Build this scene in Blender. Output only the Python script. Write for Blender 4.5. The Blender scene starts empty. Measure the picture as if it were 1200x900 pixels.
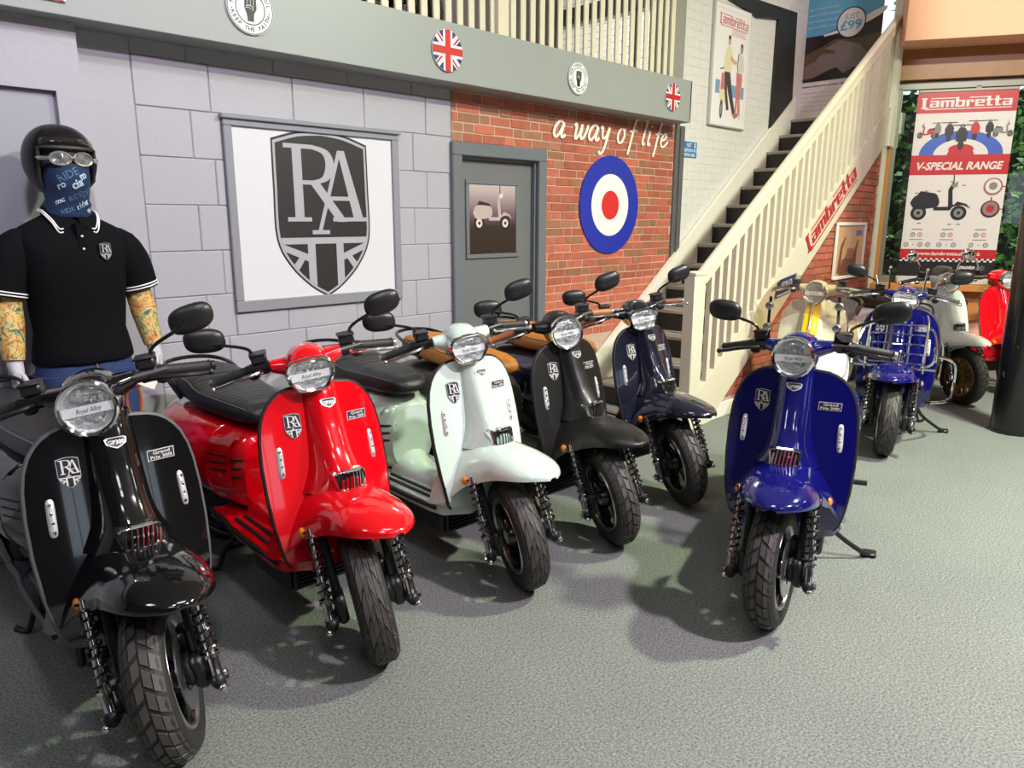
import bpy, bmesh, math, random
from mathutils import Vector, Matrix
from mathutils.geometry import tessellate_polygon
random.seed(7)
rnd = random.uniform
V = Vector
SC = bpy.context.scene
COL = SC.collection
PI = math.pi
rad = math.radians

# ------------------------------------------------------------------ camera, world, lights, exposure
cam_d = bpy.data.cameras.new('camera')
cam = bpy.data.objects.new('camera', cam_d)
COL.objects.link(cam)
cam_d.sensor_width = 36.0
cam_d.lens = 36.0 * 865.0 / 1200.0
cam_d.clip_start = 0.02
CR = V((0.7034, -0.7108, 0.0025))          # right
CD = V((-0.1542, -0.1560, -0.9757))        # down
CF = V((0.6939, 0.6859, -0.2192))          # forward
CF.normalize(); CR = (CR - CF * CR.dot(CF)).normalized(); CD = CF.cross(CR)
cam.matrix_world = Matrix(((CR.x, -CD.x, -CF.x, 0), (CR.y, -CD.y, -CF.y, 0), (CR.z, -CD.z, -CF.z, 1.5), (0, 0, 0, 1)))
SC.camera = cam

SC.view_settings.view_transform = 'Standard'
SC.view_settings.look = 'None'
SC.view_settings.gamma = 1.0
SC.view_settings.use_curve_mapping = False
SC.view_settings.exposure = 0.0
SC.cycles.use_denoising = True
SC.cycles.max_bounces = 8
SC.cycles.transparent_max_bounces = 16

world = bpy.data.worlds.new('world')
SC.world = world
world.use_nodes = True
_bg = world.node_tree.nodes['Background']
_bg.inputs['Color'].default_value = (0.75, 0.87, 1.0, 1)
_bg.inputs['Strength'].default_value = 1.6


def lamp(name, loc, target, size, energy, color, shape='DISK', size_y=None):
    d = bpy.data.lights.new(name, 'AREA')
    d.shape = shape
    d.size = size
    if size_y:
        d.size_y = size_y
    d.energy = energy
    d.color = color
    o = bpy.data.objects.new(name, d)
    COL.objects.link(o)
    o.location = loc
    o.rotation_euler = (V(target) - V(loc)).to_track_quat('-Z', 'Y').to_euler()
    return o


# high-bay lamps over the showroom aisle: one greenish, one pinkish (mixed old discharge lamps), and unseen ceiling panels added as dim fill
lamp('high_bay_light', (4.9, -0.6, 4.55), (4.9, -0.6, 0), 0.34, 430, (0.90, 1.0, 0.68))
lamp('high_bay_light', (3.0, -2.0, 4.55), (3.0, -2.0, 0), 0.34, 430, (1.0, 0.83, 1.0))
FILL_PANELS = [(-2.2, 1.6), (0.2, -3.6), (7.6, -3.4), (4.6, -4.6), (-1.2, -1.4), (1.6, 1.0)]
for _x, _y in FILL_PANELS:
    lamp('fill_panel_light', (_x, _y, 4.83), (_x, _y, 0), 1.15, 22, (1.0, 0.98, 1.0), 'RECTANGLE', 0.55)
# wall-washing spotlight on the left, lavender white
_sd = bpy.data.lights.new('wall_spotlight', 'SPOT'); _sd.energy = 420; _sd.color = (.93, .90, 1.0); _sd.spot_size = rad(74); _sd.spot_blend = 1.0; _sd.shadow_soft_size = .22
_so = bpy.data.objects.new('wall_spotlight', _sd); COL.objects.link(_so); _so.location = (0.1, 0.2, 4.6)
_so.rotation_euler = (V((.9, 3.9, 1.9)) - V(_so.location)).to_track_quat('-Z', 'Y').to_euler()
# warm lamp of the upper landing, and a lamp over the mezzanine
lamp('landing_light', (6.9, 1.5, 4.6), (8.4, 2.2, 3.3), 0.3, 26, (1.0, 0.80, 0.74))
_sun = bpy.data.lights.new('sun', 'SUN'); _sun.energy = 5.0; _sun.angle = rad(.6); _sun.color = (1, .95, .86)
_suno = bpy.data.objects.new('sun', _sun); COL.objects.link(_suno); _suno.rotation_euler = V((-.45, .12, -1)).to_track_quat('-Z', 'Y').to_euler()
lamp('mezzanine_light', (6.3, 5.4, 4.9), (6.6, 5.4, 0), 0.8, 110, (1.0, 0.94, 0.88))

# ------------------------------------------------------------------ materials
MATS = {}


def mat(name, col, rough=0.5, metal=0.0, coat=0.0, spec=0.5, noise=0.0, nscale=30.0, bump=0.0, bscale=60.0, emit=None, rnd_obj=0.0):
    if name in MATS:
        return MATS[name]
    m = bpy.data.materials.new(name)
    m.use_nodes = True
    nt = m.node_tree
    b = nt.nodes['Principled BSDF']
    c = (col[0], col[1], col[2], 1)
    b.inputs['Base Color'].default_value = c
    b.inputs['Roughness'].default_value = rough
    b.inputs['Metallic'].default_value = metal
    b.inputs['Specular IOR Level'].default_value = spec
    if coat:
        b.inputs['Coat Weight'].default_value = coat
        b.inputs['Coat Roughness'].default_value = 0.03
    tc = nt.nodes.new('ShaderNodeTexCoord') if (noise or bump) else None
    src = None
    if noise:
        n = nt.nodes.new('ShaderNodeTexNoise')
        n.inputs['Scale'].default_value = nscale
        n.inputs['Detail'].default_value = 5
        nt.links.new(tc.outputs['Object'], n.inputs['Vector'])
        mx = nt.nodes.new('ShaderNodeMix')
        mx.data_type = 'RGBA'
        mx.inputs[6].default_value = (col[0] * (1 - noise), col[1] * (1 - noise), col[2] * (1 - noise), 1)
        mx.inputs[7].default_value = (min(1, col[0] * (1 + noise)), min(1, col[1] * (1 + noise)), min(1, col[2] * (1 + noise)), 1)
        nt.links.new(n.outputs['Fac'], mx.inputs[0])
        src = mx.outputs[2]
    if rnd_obj:
        oi = nt.nodes.new('ShaderNodeObjectInfo')
        hs = nt.nodes.new('ShaderNodeHueSaturation')
        mr = nt.nodes.new('ShaderNodeMapRange')
        mr.inputs[3].default_value = 1 - rnd_obj
        mr.inputs[4].default_value = 1 + rnd_obj
        nt.links.new(oi.outputs['Random'], mr.inputs[0])
        nt.links.new(mr.outputs[0], hs.inputs['Value'])
        if src:
            nt.links.new(src, hs.inputs['Color'])
        else:
            hs.inputs['Color'].default_value = c
        src = hs.outputs['Color']
    if src:
        nt.links.new(src, b.inputs['Base Color'])
    if bump:
        n2 = nt.nodes.new('ShaderNodeTexNoise')
        n2.inputs['Scale'].default_value = bscale
        n2.inputs['Detail'].default_value = 4
        nt.links.new(tc.outputs['Object'], n2.inputs['Vector'])
        bp = nt.nodes.new('ShaderNodeBump')
        bp.inputs['Strength'].default_value = bump
        bp.inputs['Distance'].default_value = 0.01
        nt.links.new(n2.outputs['Fac'], bp.inputs['Height'])
        nt.links.new(bp.outputs['Normal'], b.inputs['Normal'])
    if emit:
        b.inputs['Emission Color'].default_value = (emit[0], emit[1], emit[2], 1)
        b.inputs['Emission Strength'].default_value = emit[3]
    MATS[name] = m
    return m


def srgb(r, g, b):
    f = lambda c: (c / 255.0 / 12.92) if c <= 10 else ((c / 255.0 + 0.055) / 1.055) ** 2.4
    return (f(r), f(g), f(b))


def glass_mat(name, tint, gloss=0.12, rough=0.02):
    m = bpy.data.materials.new(name)
    m.use_nodes = True
    nt = m.node_tree
    nt.nodes.remove(nt.nodes['Principled BSDF'])
    out = nt.nodes['Material Output']
    tr = nt.nodes.new('ShaderNodeBsdfTransparent')
    tr.inputs['Color'].default_value = (*tint, 1)
    gl = nt.nodes.new('ShaderNodeBsdfGlossy')
    gl.inputs['Roughness'].default_value = rough
    lw = nt.nodes.new('ShaderNodeLayerWeight')
    lw.inputs['Blend'].default_value = .5
    pw = nt.nodes.new('ShaderNodeMath'); pw.operation = 'POWER'; pw.inputs[1].default_value = 3.0
    fr = nt.nodes.new('ShaderNodeMath'); fr.operation = 'MULTIPLY_ADD'; fr.inputs[1].default_value = .6; fr.inputs[2].default_value = .045
    nt.links.new(lw.outputs['Facing'], pw.inputs[0]); nt.links.new(pw.outputs[0], fr.inputs[0])
    mx = nt.nodes.new('ShaderNodeMixShader')
    nt.links.new(fr.outputs[0], mx.inputs[0])
    nt.links.new(tr.outputs[0], mx.inputs[1])
    nt.links.new(gl.outputs[0], mx.inputs[2])
    nt.links.new(mx.outputs[0], out.inputs['Surface'])
    MATS[name] = m
    return m


CHROME = mat('chrome', (0.82, 0.82, 0.83), 0.08, 1.0)
STEEL = mat('brushed_steel', (0.62, 0.62, 0.62), 0.3, 1.0)
RUBBER = mat('tyre_rubber', (0.018, 0.0175, 0.017), 0.62, noise=0.25, nscale=40)
TREADM = mat('tread_rubber', (0.062, 0.056, 0.049), 0.6, noise=0.25, nscale=60)
BLACKP = mat('black_plastic', (0.012, 0.012, 0.013), 0.38)
BLACKM = mat('black_enamel', (0.008, 0.008, 0.009), 0.22, coat=0.5)
DARKM = mat('dark_cast_metal', (0.03, 0.03, 0.032), 0.42, 0.6)
WHITEP = mat('white_print', (0.86, 0.86, 0.86), 0.5)
BLACKI = mat('black_print', (0.012, 0.012, 0.014), 0.45)
SILVERI = mat('silver_print', (0.50, 0.49, 0.52), 0.4)
ORANGE = mat('orange_lens', (0.85, 0.26, 0.01), 0.15, coat=0.6)
MIRRORG = mat('mirror_glass', (0.85, 0.87, 0.88), 0.02, 1.0)
CLEAR = glass_mat('clear_glass', (0.96, 0.98, 0.97))
LAMPREF = mat('lamp_reflector', (0.9, 0.91, 0.92), 0.34, .85, bump=0.6, bscale=70)
DRLM = mat('daylight_strip', (0.72, 0.74, 0.74), 0.18, 0.35, coat=1.0, bump=0.4, bscale=160)
SLOT = mat('dark_slot', (0.006, 0.006, 0.006), 0.6)


# ------------------------------------------------------------------ mesh builder
class MB:
    def __init__(s):
        s.v = []; s.f = []; s.m = []

    def add(s, verts, faces, mi=0, M=None):
        o = len(s.v)
        if M is None:
            s.v += [tuple(p) for p in verts]
        else:
            s.v += [tuple(M @ V(p)) for p in verts]
        s.f += [tuple(o + i for i in f) for f in faces]
        s.m += [mi] * len(faces)
        return s

    def box(s, a, b, mi=0, M=None, ch=0.0):
        x0, y0, z0 = [min(a[i], b[i]) for i in range(3)]
        x1, y1, z1 = [max(a[i], b[i]) for i in range(3)]
        if ch <= 0:
            vs = [(x0, y0, z0), (x1, y0, z0), (x1, y1, z0), (x0, y1, z0), (x0, y0, z1), (x1, y0, z1), (x1, y1, z1), (x0, y1, z1)]
            return s.add(vs, [(3, 2, 1, 0), (4, 5, 6, 7), (0, 1, 5, 4), (1, 2, 6, 5), (2, 3, 7, 6), (3, 0, 4, 7)], mi, M)
        bm = bmesh.new()
        bmesh.ops.create_cube(bm, size=1)
        for w in bm.verts:
            w.co = V(((x0 + x1) / 2 + w.co.x * (x1 - x0), (y0 + y1) / 2 + w.co.y * (y1 - y0), (z0 + z1) / 2 + w.co.z * (z1 - z0)))
        bmesh.ops.bevel(bm, geom=bm.edges[:], offset=min(ch, 0.45 * min(x1 - x0, y1 - y0, z1 - z0)), segments=1, affect='EDGES', profile=0.5)
        s.bm(bm, mi, M)
        return s

    def bm(s, bm, mi=0, M=None):
        bm.verts.index_update()
        s.add([v.co.copy() for v in bm.verts], [[v.index for v in f.verts] for f in bm.faces], mi, M)
        bm.free()
        return s

    def loft(s, rings, closed=True, cap=(True, True), mi=0, M=None):
        n = len(rings[0]); vs = []; fs = []
        for r in rings:
            vs += r
        for i in range(len(rings) - 1):
            for j in range(n if closed else n - 1):
                a = i * n + j; b = i * n + (j + 1) % n
                fs.append((a, b, b + n, a + n))
        if closed and cap[0]:
            fs.append(tuple(range(n - 1, -1, -1)))
        if closed and cap[1]:
            fs.append(tuple((len(rings) - 1) * n + j for j in range(n)))
        return s.add(vs, fs, mi, M)

    def tube(s, pts, r, n=8, mi=0, M=None, closed=False, cap=True):
        pts = [V(p) for p in pts]
        k = len(pts)
        rs = r if isinstance(r, (list, tuple)) else [r] * k
        rings = []; up = None
        for i, p in enumerate(pts):
            if closed:
                t = (pts[(i + 1) % k] - pts[i - 1]).normalized()
            else:
                t = (pts[min(i + 1, k - 1)] - pts[max(i - 1, 0)]).normalized()
            if up is None:
                up = V((0, 0, 1)) if abs(t.z) < 0.9 else V((1, 0, 0))
            a = (up - t * up.dot(t)).normalized(); b = t.cross(a); up = a
            rings.append([p + (a * math.cos(2 * PI * j / n) + b * math.sin(2 * PI * j / n)) * rs[i] for j in range(n)])
        if closed:
            rings.append(rings[0])
            return s.loft(rings, True, (False, False), mi, M)
        return s.loft(rings, True, (cap, cap), mi, M)

    def lathe(s, prof, axis='z', n=24, c=(0, 0, 0), mi=0, M=None, a0=0.0, a1=2 * PI):
        full = abs(a1 - a0 - 2 * PI) < 1e-6
        k = n if full else n + 1
        rings = []
        for (r, h) in prof:
            ring = []
            for j in range(k):
                a = a0 + (a1 - a0) * j / n
                q = {'z': (r * math.cos(a), r * math.sin(a), h), 'y': (r * math.sin(a), h, r * math.cos(a)), 'x': (h, r * math.cos(a), r * math.sin(a))}[axis]
                ring.append((q[0] + c[0], q[1] + c[1], q[2] + c[2]))
            rings.append(ring)
        return s.loft(rings, full, (False, False), mi, M)

    def prism(s, pts, axis, d0, d1, mi=0, M=None):
        """extrude a 2D polygon: axis 'x' -> pts are (y,z); 'y' -> (x,z); 'z' -> (x,y)"""
        def P(p, d):
            return {'x': (d, p[0], p[1]), 'y': (p[0], d, p[1]), 'z': (p[0], p[1], d)}[axis]
        n = len(pts)
        vs = [P(p, d0) for p in pts] + [P(p, d1) for p in pts]
        tr = tessellate_polygon([[V((p[0], p[1], 0)) for p in pts]])
        fs = [tuple(t) for t in tr] + [tuple(n + i for i in reversed(t)) for t in tr]
        fs += [(i, (i + 1) % n, n + (i + 1) % n, n + i) for i in range(n)]
        return s.add(vs, fs, mi, M)

    def ball(s, c, r, n=12, k=8, mi=0, M=None):
        rx, ry, rz = r if isinstance(r, (tuple, list)) else (r, r, r)
        rings = []
        for i in range(k + 1):
            a = -PI / 2 + PI * i / k
            rings.append([(c[0] + rx * max(math.cos(a), 0.01) * math.cos(2 * PI * j / n), c[1] + ry * max(math.cos(a), 0.01) * math.sin(2 * PI * j / n), c[2] + rz * math.sin(a)) for j in range(n)])
        return s.loft(rings, True, (True, True), mi, M)

    def mesh(s, name, smooth=40):
        me = bpy.data.meshes.new(name)
        me.from_pydata(s.v, [], s.f)
        bm = bmesh.new(); bm.from_mesh(me)
        bmesh.ops.recalc_face_normals(bm, faces=bm.faces[:])
        bm.to_mesh(me); bm.free()
        if len(me.polygons) == len(s.m):
            me.polygons.foreach_set('material_index', s.m)
        if smooth:
            me.polygons.foreach_set('use_smooth', [True] * len(me.polygons))
            me.set_sharp_from_angle(angle=rad(smooth))
        me.update()
        return me


def link(name, me, mats, parent=None, M=None):
    o = bpy.data.objects.new(name, me)
    COL.objects.link(o)
    mats = mats if isinstance(mats, (list, tuple)) else [mats]
    while len(me.materials) < len(mats):
        me.materials.append(None)
    for i, m in enumerate(mats):
        o.material_slots[i].link = 'OBJECT'
        o.material_slots[i].material = m
    if parent is not None:
        o.parent = parent
    if M is not None:
        o.matrix_local = M
    return o


CACHE = {}


def obj(name, mb, mats, parent=None, M=None, smooth=40, key=None):
    """mb: MB or a function that fills an MB; key: share mesh data between alike pieces"""
    if key is not None and key in CACHE:
        me = CACHE[key]
    else:
        if callable(mb):
            q = MB(); mb(q); mb = q
        me = mb.mesh(name, smooth)
        if key is not None:
            CACHE[key] = me
    return link(name, me, mats, parent, M)


def tag(o, label=None, cat=None, group=None, kind=None):
    if label: o['label'] = label
    if cat: o['category'] = cat
    if group: o['group'] = group
    if kind: o['kind'] = kind
    return o


def root(name, loc, rz, label, cat, group=None, kind=None):
    o = bpy.data.objects.new(name, None)
    o.empty_display_size = 0.1
    COL.objects.link(o)
    o.location = loc
    o.rotation_euler = (0, 0, rz)
    return tag(o, label, cat, group, kind)


def sup(hw, hh, n=2.6, k=24, cy=0.0, cz=0.0):
    """superellipse ring in (y,z)"""
    out = []
    for j in range(k):
        a = 2 * PI * j / k
        c, d = math.cos(a), math.sin(a)
        out.append((cy + hw * math.copysign(abs(c) ** (2 / n), c), cz + hh * math.copysign(abs(d) ** (2 / n), d)))
    return out


def interp(tab, x):
    """piecewise smooth interpolation of a table of (x, value...)"""
    if tab[0][0] > tab[-1][0]: tab = tab[::-1]
    if x <= tab[0][0]: return tab[0][1:]
    for a, b in zip(tab, tab[1:]):
        if x <= b[0]:
            t = (x - a[0]) / (b[0] - a[0])
            return tuple(p + (q - p) * t for p, q in zip(a[1:], b[1:]))
    return tab[-1][1:]


# ------------------------------------------------------------------ flat print (posters, lettering, badges)
def clip(poly, circ):
    """clip a polygon by a convex counter-clockwise polygon"""
    out = list(poly)
    for i in range(len(circ)):
        a = circ[i]; b = circ[(i + 1) % len(circ)]
        side = lambda p: (b[0] - a[0]) * (p[1] - a[1]) - (b[1] - a[1]) * (p[0] - a[0])
        inp = out; out = []
        for j in range(len(inp)):
            p = inp[j]; q = inp[(j + 1) % len(inp)]
            sp, sq = side(p), side(q)
            if sp >= 0: out.append(p)
            if (sp >= 0) != (sq >= 0):
                t = sp / (sp - sq)
                out.append((p[0] + (q[0] - p[0]) * t, p[1] + (q[1] - p[1]) * t))
        if not out: return []
    return out


TXT = {}


def text_geo(s, bold=0.0, res=3):
    k = (s, bold, res)
    if k in TXT: return TXT[k]
    cu = bpy.data.curves.new('t', 'FONT')
    cu.body = s; cu.size = 1.0; cu.resolution_u = res; cu.offset = bold
    cu.align_x = 'LEFT'; cu.fill_mode = 'FRONT'
    o = bpy.data.objects.new('t', cu)
    me = bpy.data.meshes.new_from_object(o)
    vs = [(v.co.x, v.co.y) for v in me.vertices]; fs = [tuple(p.vertices) for p in me.polygons]
    bpy.data.objects.remove(o); bpy.data.meshes.remove(me); bpy.data.curves.remove(cu)
    TXT[k] = (vs, fs)
    return TXT[k]


class Art:
    """flat print on a plane: o origin, ex/ey unit axes, sheets of ink a fraction of a millimetre apart"""
    def __init__(s, o, ex, ey, step=0.0004):
        s.o = V(o); s.ex = V(ex); s.ey = V(ey); s.n = s.ex.cross(s.ey); s.step = step
        s.mb = MB(); s.mats = []; s.layer = 1; s.warp = None; s.cnt = 0

    def mi(s, m):
        if m not in s.mats: s.mats.append(m)
        return s.mats.index(m)

    def P(s, p, l):
        if s.warp: return s.warp(p, l * s.step)
        return s.o + s.ex * p[0] + s.ey * p[1] + s.n * (s.step * l)

    def poly(s, pts, m, l=None):
        if len(pts) < 3: return s
        l = s.layer if l is None else l
        s.cnt = (s.cnt + 1) % 8
        l = l + s.cnt * .12
        tr = tessellate_polygon([[V((p[0], p[1], 0)) for p in pts]])
        s.mb.add([s.P(p, l) for p in pts], [tuple(t) for t in tr], s.mi(m))
        return s

    def rect(s, x0, y0, x1, y1, m, l=None):
        return s.poly([(x0, y0), (x1, y0), (x1, y1), (x0, y1)], m, l)

    def circ(s, c, r, m, l=None, n=32, ry=None):
        ry = ry or r
        return s.poly([(c[0] + r * math.cos(2 * PI * i / n), c[1] + ry * math.sin(2 * PI * i / n)) for i in range(n)], m, l)

    def ring(s, c, r0, r1, m, l=None, n=32, a0=0.0, a1=2 * PI):
        l = s.layer if l is None else l
        vs = []; fs = []
        for i in range(n + 1):
            a = a0 + (a1 - a0) * i / n
            vs += [s.P((c[0] + r * math.cos(a), c[1] + r * math.sin(a)), l) for r in (r0, r1)]
        for i in range(n): fs.append((2 * i, 2 * i + 1, 2 * i + 3, 2 * i + 2))
        s.mb.add(vs, fs, s.mi(m)); return s

    def stroke(s, pts, w, m, l=None):
        """a ribbon along pts; w a width or list of widths"""
        l = s.layer if l is None else l
        k = len(pts); ws = w if isinstance(w, (list, tuple)) else [w] * k
        vs = []; fs = []
        for i in range(k):
            a = pts[max(i - 1, 0)]; b = pts[min(i + 1, k - 1)]
            d = math.hypot(b[0] - a[0], b[1] - a[1]) or 1e-9
            nx, ny = -(b[1] - a[1]) / d, (b[0] - a[0]) / d
            vs += [s.P((pts[i][0] + nx * ws[i] / 2, pts[i][1] + ny * ws[i] / 2), l + i * .04), s.P((pts[i][0] - nx * ws[i] / 2, pts[i][1] - ny * ws[i] / 2), l + i * .04)]
        for i in range(k - 1): fs.append((2 * i, 2 * i + 1, 2 * i + 3, 2 * i + 2))
        s.mb.add(vs, fs, s.mi(m)); return s

    def text(s, t, x, y, h, m, l=None, w=None, shear=0.0, bold=0.0, center=True, ang=0.0, res=3):
        """h: cap height; w: fit to this width; (x,y) centre (or left) of the baseline"""
        l = s.layer if l is None else l
        vs, fs = text_geo(t, bold, res)
        if not vs: return s
        x0 = min(v[0] for v in vs); x1 = max(v[0] for v in vs)
        k = h / 0.70
        kx = (w / (x1 - x0)) if w else k
        ca, sa = math.cos(ang), math.sin(ang)
        out = []
        for vx, vy in vs:
            px = (vx - ((x0 + x1) / 2 if center else x0)) * kx + vy * k * shear
            py = vy * k
            out.append(s.P((x + px * ca - py * sa, y + px * sa + py * ca), l))
        s.mb.add(out, fs, s.mi(m)); return s

    def obj(s, name, parent=None, M=None, key=None):
        return obj(name, s.mb, s.mats, parent, M, smooth=0, key=key)


def bez(pts, n=8):
    """smooth curve through points (Catmull-Rom)"""
    out = []
    k = len(pts)
    for i in range(k - 1):
        p0 = pts[max(i - 1, 0)]; p1 = pts[i]; p2 = pts[i + 1]; p3 = pts[min(i + 2, k - 1)]
        for j in range(n):
            t = j / n
            out.append(tuple(0.5 * (2 * b + (c - a) * t + (2 * a - 5 * b + 4 * c - d) * t * t + (3 * b - a - 3 * c + d) * t ** 3) for a, b, c, d in zip(p0, p1, p2, p3)))
    out.append(tuple(pts[-1]))
    return out


def shield_pts():
    # unit shield, 240 wide: x -120..120, y 181 (top) .. -181 (tip)
    R = bez([(0, 181), (60, 175), (119, 158)], 5) + bez([(119, 158), (120, 60), (119, -50), (88, -112), (40, -158), (0, -181)], 5)[1:]
    return R + [(-x, y) for x, y in reversed(R[1:-1])]


def shield(art, cx, cy, k, ink, rim, l=1):
    """black-and-silver shield with serif letters R and A over crossed bars; k = metres per unit"""
    T = lambda pts: [(cx + x * k, cy + y * k) for x, y in pts]
    out = shield_pts()
    art.poly(T(out), ink, l)
    inner = [(x * 0.968, y * 0.975) for x, y in out]
    art.poly(T(inner), rim, l + 1)
    core = [(x * 0.925, y * 0.945) for x, y in out]
    art.poly(T(core), ink, l + 2)
    cc = list(reversed(core))
    ar = sum(a[0] * b[1] - a[1] * b[0] for a, b in zip(cc, cc[1:] + cc[:1]))
    if ar < 0: cc = list(reversed(cc))
    Q = lambda pts, m, dl: art.poly(T(clip(pts, cc)), m, l + dl)
    # flag bars in the lower half
    Q([(-130, -62), (130, -62), (130, -48), (-130, -48)], rim, 3)
    for sgn in (-1, 1):
        f = lambda pts: [(sgn * x, y) for x, y in pts] if sgn > 0 else [(sgn * x, y) for x, y in reversed(pts)]
        Q(f([(27, -190), (46, -190), (46, -48), (27, -48)]), rim, 3)
        Q(f([(40, -58), (58, -58), (130, -112), (130, -124)]), rim, 3) if False else None
        Q(f([(46, -84), (130, -52), (130, -66), (46, -100)]), rim, 3)
        Q(f([(46, -84), (62, -84), (120, -150), (100, -160)]), rim, 3)
    # letter R
    for pts in ([(-72, 146), (-50, 146), (-50, -10), (-72, -10)], [(-92, 150), (-20, 150), (-20, 141), (-92, 141)], [(-90, -4), (-32, -4), (-32, -13), (-90, -13)],
                [(-34, 72), (-12, 76), (60, -14), (34, -14)], [(22, -4), (62, -4), (62, -13), (22, -13)]):
        art.poly(T(pts), rim, l + 4)
    ro = bez([(-24, 150), (16, 140), (30, 112), (16, 78), (-24, 66)], 6); ri = bez([(-24, 141), (2, 132), (9, 110), (0, 84), (-24, 75)], 6)
    art.poly(T(ro + ri[::-1]), rim, l + 4)
    art.poly(T([(-52, 75), (-24, 75), (-24, 66), (-52, 66)]), rim, l + 4)
    # letter A, its left foot crossing the leg of the R
    for pts in ([(40, 142), (50, 142), (-8, -36), (-18, -36)], [(40, 142), (58, 142), (104, -10), (78, -10)], [(12, 42), (80, 42), (80, 33), (10, 33)],
                [(-32, -32), (12, -32), (12, -41), (-32, -41)], [(62, -4), (112, -4), (112, -13), (62, -13)]):
        art.poly(T(pts), rim, l + 5)


RED_I = mat('red_print', srgb(196, 32, 38), 0.5)
BLUE_I = mat('blue_print', srgb(28, 40, 150), 0.45)
NAVY_I = mat('navy_print', srgb(30, 36, 100), 0.5)


def flag(art, c, hw, hh, bound, l=1):
    """crossed red white and blue flag clipped to a convex outline"""
    R = lambda pts, m, dl: art.poly([(c[0] + x, c[1] + y) for x, y in clip(pts, bound)], m, l + dl)
    art.poly([(c[0] + x, c[1] + y) for x, y in bound], NAVY_I, l)
    for sx in (-1, 1):
        for sy in (-1, 1):
            d = V((sx * hw * 1.3, sy * hh * 1.3)); nrm = V((-d.y, d.x)).normalized() * hh * 0.17
            q = [(0, 0) + (), ] if False else None
            a = [nrm, -nrm, d - nrm, d + nrm]
            pts = [(p.x, p.y) for p in a]
            R(pts, WHITEP, 1)
            off = nrm * (0.55 if sx * sy > 0 else 0.55)
            n2 = nrm * 0.30
            a = [off * 0 + n2 - nrm * 0.35, -n2 - nrm * 0.35, d - n2 - nrm * 0.35, d + n2 - nrm * 0.35]
            R([(p.x, p.y) for p in a], RED_I, 2)
    R([(-hw * 2, -hh * .30), (hw * 2, -hh * .30), (hw * 2, hh * .30), (-hw * 2, hh * .30)], WHITEP, 3)
    R([(-hw * .30, -hh * 2), (hw * .30, -hh * 2), (hw * .30, hh * 2), (-hw * .30, hh * 2)], WHITEP, 3)
    R([(-hw * 2, -hh * .18), (hw * 2, -hh * .18), (hw * 2, hh * .18), (-hw * 2, hh * .18)], RED_I, 4)
    R([(-hw * .18, -hh * 2), (hw * .18, -hh * 2), (hw * .18, hh * 2), (-hw * .18, hh * 2)], RED_I, 4)


def logo(art, x, y, h, w, m, l=2, shear=0.0, ang=0.0, lines=True):
    """the scooter maker's block-letter word mark, drawn from bars: nine letters and two rules; (x,y) lower left"""
    B = {  # letter: list of boxes in a 5 x 7 cell, lower case height 5
        'L': [(0, 0, 1.4, 7.2), (-.5, 6.2, 1.9, 7.2), (-.5, -.9, 2.6, .1)],
        'a': [(0, 0, 3.6, 1), (2.6, 0, 3.9, 5), (0, 4, 3.6, 5), (0, 0, 1.1, 3), (0, 2.2, 3.6, 3)],
        'm': [(0, 0, 1.3, 5), (0, 4, 5.6, 5), (2.2, 0, 3.4, 5), (4.3, 0, 5.6, 5)],
        'b': [(0, 0, 1.3, 7.2), (0, 0, 3.8, 1), (0, 4, 3.8, 5), (2.6, 0, 3.9, 5)],
        'r': [(0, 0, 1.3, 5), (0, 4, 2.9, 5), (1.9, 3, 3.0, 5)],
        'e': [(0, 0, 1.3, 5), (0, 0, 3.9, 1), (0, 4, 3.9, 5), (2.7, 2.2, 3.9, 5), (0, 2.2, 3.9, 3)],
        't': [(.4, 0, 1.8, 7.2), (-.1, 4, 2.8, 5), (.4, 0, 2.8, 1)]}
    W = {'L': 2.6, 'a': 3.9, 'm': 5.6, 'b': 3.9, 'r': 3.0, 'e': 3.9, 't': 2.8}
    word = 'Lambretta'
    tot = sum(W[c] for c in word) + 0.55 * 8
    kx = w / tot; ky = h / 7.2
    ca, sa = math.cos(ang), math.sin(ang)
    F = lambda px, py: (x + (px * kx + py * ky * shear) * ca - py * ky * sa, y + (px * kx + py * ky * shear) * sa + py * ky * ca)
    cx = 0
    for c in word:
        for (a, b, c2, d) in B[c]:
            art.poly([F(cx + a, b), F(cx + c2, b), F(cx + c2, d), F(cx + a, d)], m, l)
        cx += W[c] + 0.55
    if lines:
        for a, b in ((3.4, 14.2), (19.4, tot - 9.6)):
            art.poly([F(a, 6.3), F(b, 6.3), F(b, 7.0), F(a, 7.0)], m, l)
        art.poly([F(1.0, -1.7), F(tot, -1.7), F(tot, -1.05), F(1.0, -1.05)], m, l)


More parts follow.
